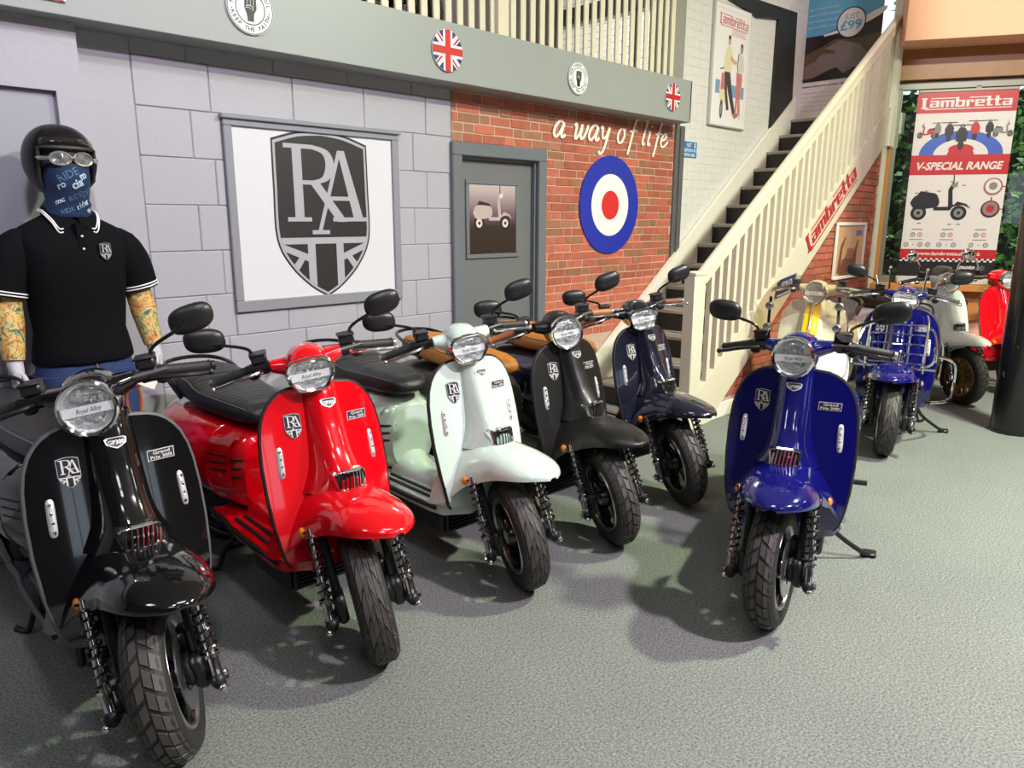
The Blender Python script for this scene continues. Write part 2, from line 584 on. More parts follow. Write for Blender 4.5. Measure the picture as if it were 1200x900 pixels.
def scooter_art(art, x, y, s, body, dark, metal, l=2, flip=1):
    """side-view picture of a classic scooter, s metres long, rear wheel at the left end when flip=1"""
    T = lambda pts: [(x + (p[0] - 0.5) * s * flip, y + p[1] * s) for p in pts]
    for cx in (0.17, 0.80):
        c = T([(cx, 0.125)])[0]
        art.circ(c, 0.125 * s, dark, l, 20); art.circ(c, 0.075 * s, metal, l + 1, 16); art.circ(c, 0.03 * s, dark, l + 2, 10)
    art.poly(T(bez([(0.02, 0.30), (0.10, 0.42), (0.30, 0.44), (0.45, 0.40), (0.47, 0.25), (0.30, 0.20), (0.10, 0.20), (0.02, 0.30)], 4)[:-1]), body, l + 2)
    art.poly(T([(0.40, 0.17), (0.66, 0.17), (0.72, 0.26), (0.66, 0.28), (0.62, 0.23), (0.40, 0.23)]), body, l + 3)
    art.poly(T([(0.63, 0.20), (0.70, 0.23), (0.665, 0.50), (0.70, 0.62), (0.655, 0.64), (0.60, 0.52)]), body, l + 3)
    art.poly(T([(0.68, 0.22), (0.76, 0.32), (0.90, 0.28), (0.98, 0.20), (0.86, 0.26), (0.76, 0.25)]), body, l + 4)
    art.poly(T([(0.63, 0.60), (0.74, 0.66), (0.735, 0.57), (0.68, 0.55)]), metal, l + 4)
    art.poly(T([(0.12, 0.43), (0.17, 0.50), (0.40, 0.46), (0.46, 0.41), (0.30, 0.43)]), dark, l + 4)
    art.poly(T([(0.665, 0.63), (0.655, 0.78), (0.67, 0.78), (0.68, 0.63)]), dark, l + 3)
# ------------------------------------------------------------------ room
GREYW = mat('grey_wall_paint', srgb(172, 171, 180), .42, noise=.05, nscale=3, bump=.10, bscale=45)
GREYT = mat('grey_gloss_trim', srgb(110, 116, 122), .35, noise=.03, nscale=8)
GREYF = mat('grey_fascia_paint', srgb(152, 158, 156), .42, noise=.02, nscale=5)
MORTAR = mat('grey_wall_joint', srgb(140, 140, 148), .6, bump=.1)
BRICKM = mat('red_brick', srgb(182, 100, 78), .6, noise=.30, nscale=22, bump=.35, bscale=60, rnd_obj=.22)
BRICKM2 = mat('pale_brick', srgb(158, 108, 82), .6, noise=.25, nscale=22, bump=.35, bscale=60, rnd_obj=.15)
BRICKJ = mat('brick_mortar', srgb(196, 170, 154), .8, noise=.15, nscale=40)
WHITEB = mat('white_painted_brick', srgb(222, 220, 217), .55, noise=.03, nscale=9, bump=.25, bscale=40)
WHITEG = mat('white_gloss_wood', srgb(238, 234, 222), .30, noise=.02, nscale=12)
CREAMW = mat('cream_gloss_wood', srgb(222, 215, 192), .32, noise=.02, nscale=12)
BLACKST = mat('black_painted_steel', (.018, .016, .015), .5, noise=.2, nscale=20)
CONC = mat('grey_concrete', srgb(150, 148, 140), .8, noise=.1, nscale=20, bump=.2)
CEILM = mat('ceiling_white', srgb(205, 203, 198), .8)
PINE = mat('orange_pine', srgb(196, 130, 70), .35, noise=.12, nscale=9)
DIMW = mat('showroom_wall', srgb(64, 62, 60), .7)
YW = 3.80

# carpet: flecked grey loop pile
cm = bpy.data.materials.new('carpet'); cm.use_nodes = True
nt = cm.node_tree; b = nt.nodes['Principled BSDF']
b.inputs['Roughness'].default_value = .95; b.inputs['Specular IOR Level'].default_value = .1
tc = nt.nodes.new('ShaderNodeTexCoord')
n1 = nt.nodes.new('ShaderNodeTexNoise'); n1.inputs['Scale'].default_value = 120; n1.inputs['Detail'].default_value = 8; n1.inputs['Roughness'].default_value = .85
n2 = nt.nodes.new('ShaderNodeTexNoise'); n2.inputs['Scale'].default_value = 2.2; n2.inputs['Detail'].default_value = 4
rp = nt.nodes.new('ShaderNodeValToRGB')
rp.color_ramp.elements[0].position = .36; rp.color_ramp.elements[0].color = (*srgb(50, 54, 54), 1)
rp.color_ramp.elements[1].position = .64; rp.color_ramp.elements[1].color = (*srgb(158, 164, 158), 1)
mx = nt.nodes.new('ShaderNodeMix'); mx.data_type = 'RGBA'; mx.blend_type = 'MULTIPLY'; mx.inputs[0].default_value = 1
mr = nt.nodes.new('ShaderNodeMapRange'); mr.inputs[3].default_value = .86; mr.inputs[4].default_value = 1.1
nt.links.new(tc.outputs['Object'], n1.inputs['Vector']); nt.links.new(tc.outputs['Object'], n2.inputs['Vector'])
nt.links.new(n1.outputs['Fac'], rp.inputs[0]); nt.links.new(n2.outputs['Fac'], mr.inputs[0])
nt.links.new(rp.outputs[0], mx.inputs[6]); nt.links.new(mr.outputs[0], mx.inputs[7])
nt.links.new(mx.outputs[2], b.inputs['Base Color'])
bp = nt.nodes.new('ShaderNodeBump'); bp.inputs['Strength'].default_value = .35; bp.inputs['Distance'].default_value = .004
nt.links.new(n1.outputs['Fac'], bp.inputs['Height']); nt.links.new(bp.outputs['Normal'], b.inputs['Normal'])


def struct(name, mb, m, parent=None, smooth=0):
    o = obj(name, mb, m, parent, smooth=smooth)
    o['kind'] = 'structure'
    return o


P0 = V((8.13, 2.76, 0)); WD = V((.46, -.888, 0)).normalized(); WN = V((-WD.y, WD.x, 0)) * -1   # window wall, running right and away
if WN.x > 0: WN = -WN
FARX = 12.0
struct('floor', MB().box((-5, -6.5, -.1), (FARX, 3.95, 0)), cm)
struct('ceiling', MB().prism([(-5, -6.5), (12.95, -6.5), (8.25, 2.7), (8.7, 2.9), (8.7, 7.2), (-5, 7.2)], 'z', 5.0, 5.12), CEILM)
struct('wall_left', MB().box((-5.1, -6.5, 0), (-5, 7.2, 5)), DIMW)
# shop front behind the camera: piers, sill and head around six daylight windows
sf = MB().box((-5, -6.6, 0), (13, -6.5, 1.35)).box((-5, -6.6, 2.6), (13, -6.5, 5))
for a_, c_ in ((-5, -.98), (.44, 4.46), (5.88, 13)): sf.box((a_, -6.6, 1.35), (c_, -6.5, 2.6))
struct('wall_near', sf, DIMW)
for k in (1, 3):
    wq = MB(); x0 = -3.7 + 2.72 * k; x1 = x0 + 1.42
    for a_, c_ in (((x0, 1.35), (x0 + .06, 2.6)), ((x1 - .06, 1.35), (x1, 2.6)), ((x0 + .06, 1.35), (x1 - .06, 1.41)), ((x0 + .06, 2.54), (x1 - .06, 2.6)), ((x0 + .68, 1.41), (x0 + .74, 2.54))):
        wq.box((a_[0], -6.58, a_[1]), (c_[0], -6.52, c_[1]))
    struct('window_%d' % (k // 2 + 2), wq, DIMW)

# --- grey block wall
gw = struct('wall_grey', MB().box((1.09, YW + .004, 0), (3.28, YW + .15, 2.45)), MORTAR)
PX0, PX1, PZ0, PZ1 = 1.752, 2.842, 1.005, 2.0
gw_extra = MB()
course = .2255
zb = -.02
row = 0
bl = MB()
while zb < 2.40:
    z1 = min(zb + course, 2.42)
    xs = [1.345 + (.0 if row % 2 else 0)]
    edges = [1.345, 1.345 + (.255 if row % 2 == 0 else .36)]
    while edges[-1] < 3.27:
        edges.append(edges[-1] + .455)
    edges[-1] = 3.275
    if edges[-1] - edges[-2] < .1: edges.pop(-2)
    for a, c in zip(edges, edges[1:]):
        # cut around the framed opening
        spans = [(a, c, zb, z1)]
        if z1 > PZ0 and zb < PZ1 and c > PX0 and a < PX1:
            spans = []
            if a < PX0 - .03: spans.append((a, PX0, zb, z1))
            if c > PX1 + .03: spans.append((PX1, c, zb, z1))
            if zb < PZ0 - .02: spans.append((max(a, PX0), min(c, PX1), zb, PZ0))
            if z1 > PZ1 + .02: spans.append((max(a, PX0), min(c, PX1), PZ1, z1))
        for (p, q_, r_, t_) in spans:
            if t_ < .2: continue
            pr = rnd(0, .004)
            obj('block', MB().box((p + .0012, YW - pr, max(r_, 0) + .0012), (q_ - .0012, YW + .02, t_ - .0012), ch=.0045), GREYW, gw, smooth=0)
    zb = z1; row += 1
obj('pier', MB().box((1.09, YW - .002, 0), (1.343, YW + .02, 2.42)), GREYW, gw)

# framed recess with the big crest board
fr = MB()
for a, c in (((PX0, PZ1 - .045), (PX1, PZ1)), ((PX0, PZ0), (PX1, PZ0 + .06)), ((PX0, PZ0 + .06), (PX0 + .045, PZ1 - .045)), ((PX1 - .05, PZ0 + .06), (PX1, PZ1 - .045))):
    fr.box((a[0], YW - .022, a[1]), (c[0], YW + .02, c[1]), ch=.004)
fr.box((PX0 - .01, YW - .038, PZ1 - .012), (PX1 + .01, YW + .01, PZ1 + .010), ch=.004)
struct('trim_1', fr, mat('grey_frame_paint', srgb(140, 142, 150), .38))
crest = obj('crest_board', MB().box((PX0 + .040, YW - .008, PZ0 + .055), (PX1 - .045, YW + .0035, PZ1 - .04), ch=.002), mat('white_board', srgb(216, 216, 222), .35))
a = Art((2.312, YW - .0085, 1.512), (1, 0, 0), (0, 0, 1), .0005)
shield(a, 0, 0, .608 / 240, mat('crest_black', srgb(44, 42, 44), .4), mat('crest_silver', srgb(172, 170, 178), .4), 1)
a.obj('crest', crest)
tag(crest, 'square white board with large black and silver shield crest in wall recess', 'sign')

# --- boxed-out wall at the far left with a recessed door
lw = MB()
LY = 3.70
lw.box((-1.2, LY, 2.02), (1.10, YW + .15, 2.45)); lw.box((1.0, LY, 0), (1.10, YW + .15, 2.02)); lw.box((-1.2, LY, 0), (-.1, YW + .15, 2.02))
struct('wall_boxed', lw, GREYW)
dd = struct('door_1', MB().box((-.1, LY + .03, 0), (1.0, LY + .07, 2.02), ch=.004), mat('pale_grey_door', srgb(160, 160, 172), .4))
# rest of that wall, out of view
struct('wall_back', MB().box((-5, YW, 0), (-1.2, YW + .15, 2.45)), GREYW)

# --- brick-faced wall with a door
BX0, BX1 = 3.285, 5.885
DX0, DX1, DZ = 3.262, 4.172, 1.985
bw = MB()
bw.box((DX1 - .05, YW + .003, 0), (BX1, YW + .15, 2.45)); bw.box((BX0, YW + .003, DZ - .05), (DX1 - .05, YW + .15, 2.45))
bwall = struct('wall_brick', bw, BRICKJ)


def brick_run(parent, y, x0f, x1f, z0, z1, seed, plane_holes=(), ch=.062, limit=300):
    """individual facing bricks, alternating long and short, trimmed at the ends"""
    rr = random.Random(seed)
    z = z1; row = 0; n = 0; todo = []
    while z - ch > z0 - .001:
        zb = z - ch; x0 = x0f(zb); x1 = x1f(zb)
        for hx0, hx1, hz in plane_holes:
            if zb + ch / 2 < hz: x0 = max(x0, hx1)
        x = x0 - rr.uniform(0, .16); k = row
        while x < x1:
            L = .195 if (k % 3) else .098
            L *= rr.uniform(.94, 1.06)
            a, c = max(x, x0), min(x + L, x1)
            if c - a > .03: todo.append((a, c, zb, z, .5 if k % 3 else 0))
            x += L; k += 1
        z = zb; row += 1
    rest = MB()
    for i, (a, c, zb, zt, kk) in enumerate(todo):
        g = .0035; pr = rr.uniform(-.002, .004)
        m = BRICKM if rr.random() > (.16 if kk else .5) else BRICKM2
        if n < limit:
            obj('brick', MB().box((a + g, y - pr, zb + g), (c - g, y + .016, zt - g), ch=.0025), m, parent, smooth=0); n += 1
        else:
            rest.box((a + g, y - pr, zb + g), (c - g, y + .016, zt - g), ch=.0025)
    if rest.v:
        o = obj('bricks', rest, BRICKM, parent, smooth=0); o['kind'] = 'stuff'


brick_run(bwall, YW, lambda z: BX0, lambda z: BX1, .55, 2.42, 5, [(DX0, DX1, DZ)], limit=296)
# door with frame
df = MB()
for a, c in (((DX0, 0), (DX0 + .085, DZ - .085)), ((DX1 - .085, 0), (DX1, DZ - .085)), ((DX0, DZ - .085), (DX1, DZ))):
    df.box((a[0], YW - .035, a[1]), (c[0], YW + .1, c[1]), ch=.006)
df.box((DX0 + .075, YW + .0, 0), (DX0 + .10, YW + .09, DZ - .10)); df.box((DX1 - .10, YW, 0), (DX1 - .075, YW + .09, DZ - .10)); df.box((DX0 + .075, YW, DZ - .10), (DX1 - .075, YW + .09, DZ - .075))
struct('trim_2', df, GREYT)
door = struct('door_2', MB().box((DX0 + .088, YW + .035, .01), (DX1 - .088, YW + .075, DZ - .088), ch=.002), mat('grey_door', srgb(112, 114, 116), .4))
wx0, wx1, wz0, wz1 = 3.425, 3.935, 1.225, 1.755
vf = MB()
for a, c in (((wx0, wz0), (wx1, wz0 + .03)), ((wx0, wz1 - .03), (wx1, wz1)), ((wx0, wz0 + .03), (wx0 + .03, wz1 - .03)), ((wx1 - .03, wz0 + .03), (wx1, wz1 - .03))):
    vf.box((a[0], YW + .022, a[1]), (c[0], YW + .036, c[1]), ch=.003)
obj('window_bead', vf, GREYT, door)
pic = MB().box((wx0 + .028, YW + .030, wz0 + .028), (wx1 - .028, YW + .0345, wz1 - .028))
gm = bpy.data.materials.new('sepia_print'); gm.use_nodes = True
nt = gm.node_tree; b = nt.nodes['Principled BSDF']; b.inputs['Roughness'].default_value = .35
tc = nt.nodes.new('ShaderNodeTexCoord'); sx = nt.nodes.new('ShaderNodeSeparateXYZ'); rp = nt.nodes.new('ShaderNodeValToRGB')
nt.links.new(tc.outputs['Generated'], sx.inputs[0]); nt.links.new(sx.outputs['Z'], rp.inputs[0]); nt.links.new(rp.outputs[0], b.inputs['Base Color'])
e = rp.color_ramp.elements; e[0].position = 0; e[0].color = (*srgb(50, 40, 34), 1); e[1].position = 1; e[1].color = (*srgb(196, 180, 178), 1)
for p_, c_ in ((.40, srgb(56, 44, 40)), (.42, srgb(70, 48, 56)), (.62, srgb(120, 96, 108))):
    n_ = e.new(p_); n_.color = (*c_, 1)
pc = obj('scooter_picture', pic, gm, door)
a = Art(((wx0 + wx1) / 2, YW + .0295, wz0 + .19), (1, 0, 0), (0, 0, 1))
scooter_art(a, 0, 0, .40, mat('print_grey', srgb(186, 170, 168), .5), mat('print_dark', srgb(44, 34, 32), .5), mat('print_light', srgb(214, 206, 204), .5), 1)
a.obj('scooter_print', pc)
# grey end post of the partition
struct('trim_3', MB().box((BX1, YW - .02, 0), (BX1 + .055, YW + .15, 2.33), ch=.004).box((BX1 + .055, YW - .035, 0), (BX1 + .115, YW + .15, 2.30), ch=.004), mat('dark_grey_trim', srgb(98, 98, 100), .4))

# --- fascia of the mezzanine, floor slab behind it
FY = 3.60
struct('trim_4', MB().box((-3, FY, 2.302), (5.805, FY + .025, 2.635), ch=.003).box((-3, FY + .02, 2.302), (5.80, YW + .16, 2.33)).box((5.79, FY, 2.302), (5.805, YW, 2.635)), GREYF)
struct('wall_slab', MB().box((-5, FY + .03, 2.44), (5.79, 7.2, 2.60)), CONC)
cp = struct('wall_post', MB().box((5.665, YW - .045, 2.605), (5.905, YW + .16, 5.0)), CONC)
struct('wall_mezzanine', MB().box((-5, 7.0, 2.6), (8.6, 7.15, 5)), mat('dark_loft_wall', srgb(60, 52, 48), .7))
ms = struct('wall_mezzanine_side', MB().box((8.0, YW + .16, 2.6), (8.12, 7.0, 5)), MATS['grey_concrete'])
mb_ = MB(); rr = random.Random(21); z = 2.62; row = 0
while z < 4.9:
    y = YW + .17 - (.11 if row % 2 else 0)
    while y < 6.95:
        mb_.box((7.994 - rr.uniform(0, .004), max(y, YW + .17) + .004, z + .003), (8.01, min(y + .225, 6.98) - .004, z + .077)); y += .225
    z += .08; row += 1
o = obj('bricks', mb_, WHITEB, ms, smooth=0); o['kind'] = 'stuff'
struct('trim_5', MB().box((7.90, 4.2, 3.98), (7.985, 6.98, 4.15)).box((7.93, 5.72, 2.6), (7.98, 5.76, 4.0)), BLACKST)

# --- white painted brick wall beside the stairs
ww = struct('wall_white', MB().box((5.90, YW + .0022, 0), (9.6, YW + .15, 5.0)), mat('white_joint', srgb(226, 224, 219), .6))
wb = MB(); rr = random.Random(11)
z = .35; row = 0
while z < 4.2:
    x = 5.905 - (.11 if row % 2 else 0)
    while x < 9.4:
        L = .215
        a_, c_ = max(x, 5.905), x + L
        wb.box((a_ + .0008, YW - rr.uniform(0, .0008), z + .001), (c_ - .0008, YW + .012, z + .074))
        x += L
    z += .075; row += 1
o = obj('bricks', wb, WHITEB, ww, smooth=0); o['kind'] = 'stuff'
# black steel frame fixed to it
bf = MB()
K = [(6.75, 3.60), (7.20, 3.62), (8.15, 3.66), (8.18, 2.52), (7.72, 2.33), (7.72, 3.50)]
bf.prism([(6.62, 3.47), (7.12, 3.56), (8.04, 3.60), (8.09, 2.58), (7.635, 2.36), (7.635, 3.47), (7.20, 3.41)][::-1], 'y', YW - .03, YW)
bf.prism([(6.62, 3.47), (7.12, 3.56), (8.04, 3.60), (8.04, 3.9), (6.3, 3.9)], 'y', YW - .004, YW - .001, 0) if False else None
struct('beam_frame', bf, BLACKST)

# --- window wall at the far end, oblique
def wallpt(t, d, z): return P0 + WD * t + WN * d + V((0, 0, z))
WM = Matrix(((WD.x, -WN.x, 0, P0.x), (WD.y, -WN.y, 0, P0.y), (0, 0, 1, 0), (0, 0, 0, 1)))   # x along wall, y outward, z up
def wbox(q, a, c, ch=0.0): return q.box(a, c, 0, WM, ch)
q = MB(); wbox(q, (-.04, -.02, 3.12), (10.5, .2, 5.0)); wbox(q, (-.2, 0.02, 0), (10.5, .2, .86)); wbox(q, (3.9, .02, .86), (10.5, .2, 3.12))
struct('wall_window', q, mat('peach_wall', srgb(238, 182, 150), .6, noise=.03, nscale=5))
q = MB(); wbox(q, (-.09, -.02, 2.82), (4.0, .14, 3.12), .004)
struct('trim_6', q, mat('shaded_pine', srgb(160, 104, 60), .4, noise=.12, nscale=9))  # pine darkened to carry the shade under the bulkhead
q = MB(); wbox(q, (-.02, -.42, 3.10), (6, -.02, 4.9), .004)
struct('wall_bulkhead', q, MATS['peach_wall'])
q = MB(); wbox(q, (-.09, -.03, .84), (.03, .14, 2.82), .005)
struct('trim_7', q, PINE)
q = MB(); wbox(q, (-.10, -.16, .80), (3.9, .14, .865), .006); wbox(q, (-.10, -.02, .5), (3.9, .02, .80), .003)
struct('trim_8', q, PINE)
ALUM = mat('grey_aluminium', srgb(132, 128, 120), .4, .4)
wf = MB(); wbox(wf, (.03, .05, .865), (3.9, .11, .93), .004); wbox(wf, (.03, .05, 2.74), (3.9, .11, 2.82), .004)
for t in (.03, .72, 1.55, 2.6, 3.85): wbox(wf, (t, .05, .92), (t + .055, .11, 2.76), .004)
win = struct('window_1', wf, ALUM)
for t0, t1 in ((.085, .72), (.775, 1.55), (1.605, 2.6), (2.655, 3.85)):
    q = MB(); wbox(q, (t0, .075, .93), (t1, .083, 2.74)); obj('pane', q, CLEAR, win)
# hedge against the glass outside
LEAF = mat('ivy_leaf', srgb(96, 146, 76), .3, noise=.4, nscale=6)
hd = MB(); rr = random.Random(4)
for i in range(8600):
    t = rr.uniform(.06, 4.6); z = rr.uniform(.4, 3.9); d = .40 + rr.random() ** .7 * .75
    c = wallpt(t, -d, z); s = rr.uniform(.032, .07)
    if c.y > 2.66 and c.x < 8.95: continue
    u = V((rr.gauss(0, 1), rr.gauss(0, 1), rr.gauss(0, .7))).normalized(); w = u.cross(V((rr.gauss(0, 1), rr.gauss(0, 1), rr.gauss(0, 1)))).normalized()
    hd.add([c - u * s, c + w * s * .55, c + u * s, c - w * s * .55 + u.cross(w) * s * .2], [(0, 1, 2, 3)])
tag(obj('ivy_hedge', hd, LEAF), 'dark green ivy hedge pressed close outside the showroom window', 'hedge', kind='stuff')
q = MB(); wbox(q, (-1.5, 2.2, 0), (9, 2.25, 3.0)); struct('hedge_backing', q, mat('hedge_shade', srgb(22, 34, 20), .9))  # added dark sheet behind the leaves, coloured as the shade inside the hedge
struct('ground', MB().box((8.0, -6, -.12), (14, 6, -.02)), mat('garden_soil', (.05, .045, .035), .9))

# black round column
pl = MB().lathe([(.001, 0), (.150, 0), (.150, .02), (.138, .022), (.138, 5.0), (.001, 5.0)], 'z', 40, (6.22, 1.045, 0))
struct('pillar', pl, mat('black_column_paint', (.006, .006, .007), .28, coat=.3, noise=.2, nscale=15), smooth=40)

# housings of the added fill panels, and the high-bay lamps
for i, (x, y) in enumerate(FILL_PANELS):
    h = root('fill_panel', (x, y, 4.84), 0, 'square white fill panel added out of view in the showroom ceiling', 'ceiling light', 'added fill panels')
    obj('panel_frame', MB().box((-.62, -.32, .0), (.62, .32, .16), ch=.01), mat('lamp_housing', (.7, .7, .7), .5), h)
for x, y in ((4.9, -.6), (3.0, -2.0)):
    h = root('high_bay_lamp', (x, y, 4.58), 0, 'round metal high bay lamp hanging from the ceiling ' + ('towards the window' if x > 4 else 'over the open carpet'), 'ceiling light', 'high bay lamps')
    obj('reflector_bell', MB().lathe([(.26, -.02), (.25, .05), (.16, .22), (.08, .3), (.02, .42)], 'z', 28), STEEL, h, smooth=40)

# ------------------------------------------------------------------ staircase
SY0, SY1 = 2.74, YW - .05
GO, RI, SX0 = .2515, .1815, 4.785
N = 14
st = root('staircase', (SX0, SY0, 0), 0, 'white painted staircase with black risers rising to the mezzanine', 'staircase')
SM = Matrix.Translation((-SX0, -SY0, 0))
BLACKR = mat('black_riser', (.014, .013, .013), .5)
TREADC = mat('grey_tread', srgb(168, 160, 150), .6, noise=.06, nscale=20)
def nose(x): return RI + (x - SX0) * RI / GO
for i in range(N):
    x = SX0 + GO * i; z = RI * (i + 1)
    obj('tread', MB().box((x - .02, SY0 + .02, z - .032), (x + GO + .01, SY1, z), ch=.006), TREADC, st, SM)
    obj('riser', MB().box((x, SY0 + .02, z - RI), (x + .015, SY1, z - .03)), BLACKR, st, SM)
obj('landing', MB().box((SX0 + GO * N, SY0 - .02, 2.34), (8.42, SY1 + .04, 2.545), ch=.004), WHITEG, st, SM)
# stringers
XA, XB = 4.70, 8.32
def line(x, dz): return nose(x) + dz
out = [(4.66, 0), (4.87, 0), (7.93, 2.195), (8.30, 2.20), (8.30, 2.74), (8.02, 2.575), (4.66, .205)]
obj('stringer', MB().prism(out, 'y', SY0 - .012, SY0 + .022), CREAMW, st, SM)
obj('stringer_moulding', MB().prism([(4.66, .178), (8.02, 2.545), (8.02, 2.60), (4.66, .233)], 'y', SY0 - .016, SY0 + .034), CREAMW, st, SM)
ins = [(4.45, 0), (4.95, 0), (8.10, 2.29), (8.10, 2.66), (4.45, .16)]
ins = [(4.40, 0), (5.0, 0), (8.14, 2.27), (8.14, 2.79), (4.40, .085)]
obj('wall_stringer', MB().prism(ins, 'y', SY1, SY1 + .035), WHITEG, st, SM)
# newel and posts
nw = obj('newel_post', MB().box((4.52, SY0 - .045, 0), (4.665, SY0 + .045, 1.125), ch=.006).box((4.515, SY0 - .05, 1.115), (4.67, SY0 + .05, 1.14), ch=.004), CREAMW, st, SM)
obj('end_post', MB().box((8.0, SY0 - .04, 2.2), (8.09, SY0 + .045, 4.3), ch=.005), WHITEG, st, SM)
# handrail with a moulded section, parallel to the flight
hrx0, hrz0, hrx1, hrz1 = 4.66, 1.098, 8.02, 3.37
dirv = V((hrx1 - hrx0, 0, hrz1 - hrz0)).normalized(); upv = V((-dirv.z, 0, dirv.x))
sec = [(-.035, -.055), (.035, -.055), (.03, -.02), (.036, .0), (.036, .02), (.02, .032), (-.02, .032), (-.036, .02), (-.036, 0), (-.03, -.02)]
obj('handrail', MB().loft([[V((hx, SY0 + 0.005, hz)) + V((0, y, 0)) + upv * u for y, u in sec] for hx, hz in ((hrx0, hrz0), (hrx1, hrz1))]), CREAMW, st, SM)
nb = 29
for i in range(nb):
    x = 4.78 + (8.0 - 4.78) * (i + .3) / nb
    zb_ = .255 + (x - 4.72) * .7045 + .02; zt_ = hrz0 + (x - hrx0) * (hrz1 - hrz0) / (hrx1 - hrx0) - .05
    zb0 = zb_ - .04
    obj('baluster', MB().box((x - .021, SY0 - .014, zb0), (x + .021, SY0 + .024, zt_)), CREAMW, st, SM)
# brick-faced panel under the flight
uw = struct('wall_under_stairs', MB().prism([(4.87, .02), (7.97, .02), (7.97, 2.23), (7.93, 2.21)], 'y', SY0 + .026, SY0 + .06), BRICKJ)
brick_run(uw, SY0 + .014, lambda z: 4.87 + max(0, z + .03) / .7174, lambda z: 7.955, .09, 2.19, 9, limit=300)
struct('baseboard_stairs', MB().box((4.86, SY0 - .006, 0), (8.07, SY0 + .012, .115), ch=.004), WHITEG)
struct('trim_9', MB().box((7.955, SY0 - .005, .1), (8.045, SY0 + .05, 2.20), ch=.004), WHITEG)

# word mark on the stringer
a = Art((6.42, SY0 - .0125, 1.085), (1, 0, 0), (0, 0, 1), .0006)
ang = math.atan2(2.195, 3.06)
ex = V((math.cos(ang), 0, math.sin(ang)));
b2 = Art((6.44, SY0 - .0175, 1.165), ex, V((-math.sin(ang), 0, math.cos(ang))), .0006)
logo(b2, 0, .085, .145, 1.12, RED_I, 1)
o = b2.obj('stair_sticker')
tag(o, 'red block-letter sticker running up the white stair stringer', 'sticker')

# ------------------------------------------------------------------ balustrade of the mezzanine
ba = root('balustrade', (2.0, FY + .06, 2.60), 0, 'cream balustrade on top of the grey fascia', 'balustrade')
BMx = Matrix.Translation((-2.0, -FY - .06, -2.60))
x = 2.03; k = 0
while x < 5.63:
    w = .026
    if abs(x - 3.60) < .05:
        obj('post', MB().box((3.53, FY + .02, 2.60), (3.63, FY + .10, 3.6), ch=.004), CREAMW, ba, BMx); x = 3.70; continue
    obj('baluster', MB().box((x - w, FY + .05, 2.60), (x + w, FY + .066, 3.52), ch=.004), CREAMW, ba, BMx)
    x += .093
obj('handrail', MB().box((2.0, FY + .02, 3.50), (5.66, FY + .10, 3.58), ch=.01), CREAMW, ba, BMx)
# ------------------------------------------------------------------ scooters (x forward, y to the rider's left, z up; origin under the front axle)
LSW = [(.33, .188), (.345, .200), (.38, .210), (.42, .219), (.48, .228), (.58, .235), (.68, .235), (.76, .229), (.81, .219), (.85, .203), (.875, .186), (.895, .166), (.91, .143), (.92, .115), (.926, .07)]


def ls_x(y, z):
    x = -.218 - .25 * (z - .6) - .6 * y * y
    if z < .46: x -= ((.46 - z) / .13) ** 2 * .035
    return x


def g_legshield(q):
    zs = [r[0] for r in LSW]
    zz = []
    for a, b in zip(zs, zs[1:]): zz += [a, (a + b) / 2]
    zz.append(zs[-1])
    n = 16
    front = []; back = []
    for z in zz:
        w = interp(LSW, z)[0]
        front.append([(ls_x(w * (2 * i / n - 1), z), w * (2 * i / n - 1), z) for i in range(n + 1)])
        back.append([(ls_x(w * (2 * i / n - 1), z) - .016, w * (2 * i / n - 1), z) for i in range(n, -1, -1)])
    q.loft([f + b for f, b in zip(front, back)], True, (True, True))


def ls_edge():
    L = [(ls_x(w, z) - .008, w, z) for z, w in LSW]
    R = [(ls_x(w, z) - .008, -w, z) for z, w in reversed(LSW)]
    return L + R


def g_edging(q):
    p = ls_edge(); q.tube(p + [], .0085, 8)


COLT = [(.575, -.084, .118), (.60, -.086, .106), (.63, -.094, .092), (.655, -.115, .084), (.68, -.138, .079), (.72, -.166, .075), (.80, -.206, .070), (.875, -.236, .067), (.925, -.256, .064), (.95, -.270, .062)]


def g_column(q):
    rings = []
    for i in range(25):
        z = .575 + (.95 - .575) * i / 24
        xf, hw = interp(COLT, z)
        ring = []
        for j in range(15):
            t = 2 * j / 14 - 1
            y = hw * t * (1.0 if abs(t) < .9 else 1.06)
            xb = min(ls_x(y, z), xf - .01) - .004
            prof = (1 - abs(t) ** 3.2)
            ring.append((xb + (xf - xb) * prof, y, z))
        ring += [(ring[-1][0] - .03, hw * .9, z), (ring[0][0] - .03, -hw * .9, z)]
        rings.append(ring)
    q.loft(rings)


FEN = [(-.285, .618, .176, .335), (-.24, .616, .172, .340), (-.19, .613, .165, .360), (-.14, .608, .157, .415), (-.08, .601, .149, .468), (0, .591, .143, .497), (.06, .579, .132, .507), (.10, .569, .118, .511), (.135, .558, .095, .514), (.162, .547, .068, .516), (.180, .538, .040, .517), (.190, .528, .014, .518)]


def g_fender(q):
    rings = []
    for i in range(29):
        x = -.285 + (.188 + .285) * (1 - (1 - i / 28) ** 1.4)
        zt, hw, zb = interp(FEN, x)
        ring = []
        for j in range(21):
            a = PI * j / 20
            c, s = math.cos(a), math.sin(a)
            fl = .30 * max(0, min(1, (-.06 - x) / .12))
            y = hw * math.copysign(abs(c) ** .72, c) * (1 + fl * (1 - s) ** 1.6); z = zb + (zt - zb) * (.94 * abs(s) ** .86 + .06 * abs(s) ** 6)
            ring.append((x - (.03 * (1 - s) if x < -.1 else 0), y, z))
        rings.append(ring + [(p[0], p[1] * .955, p[2] - (.007 if 0 < k < 20 else 0)) for k, p in reversed(list(enumerate(ring)))])
    q.loft(rings)


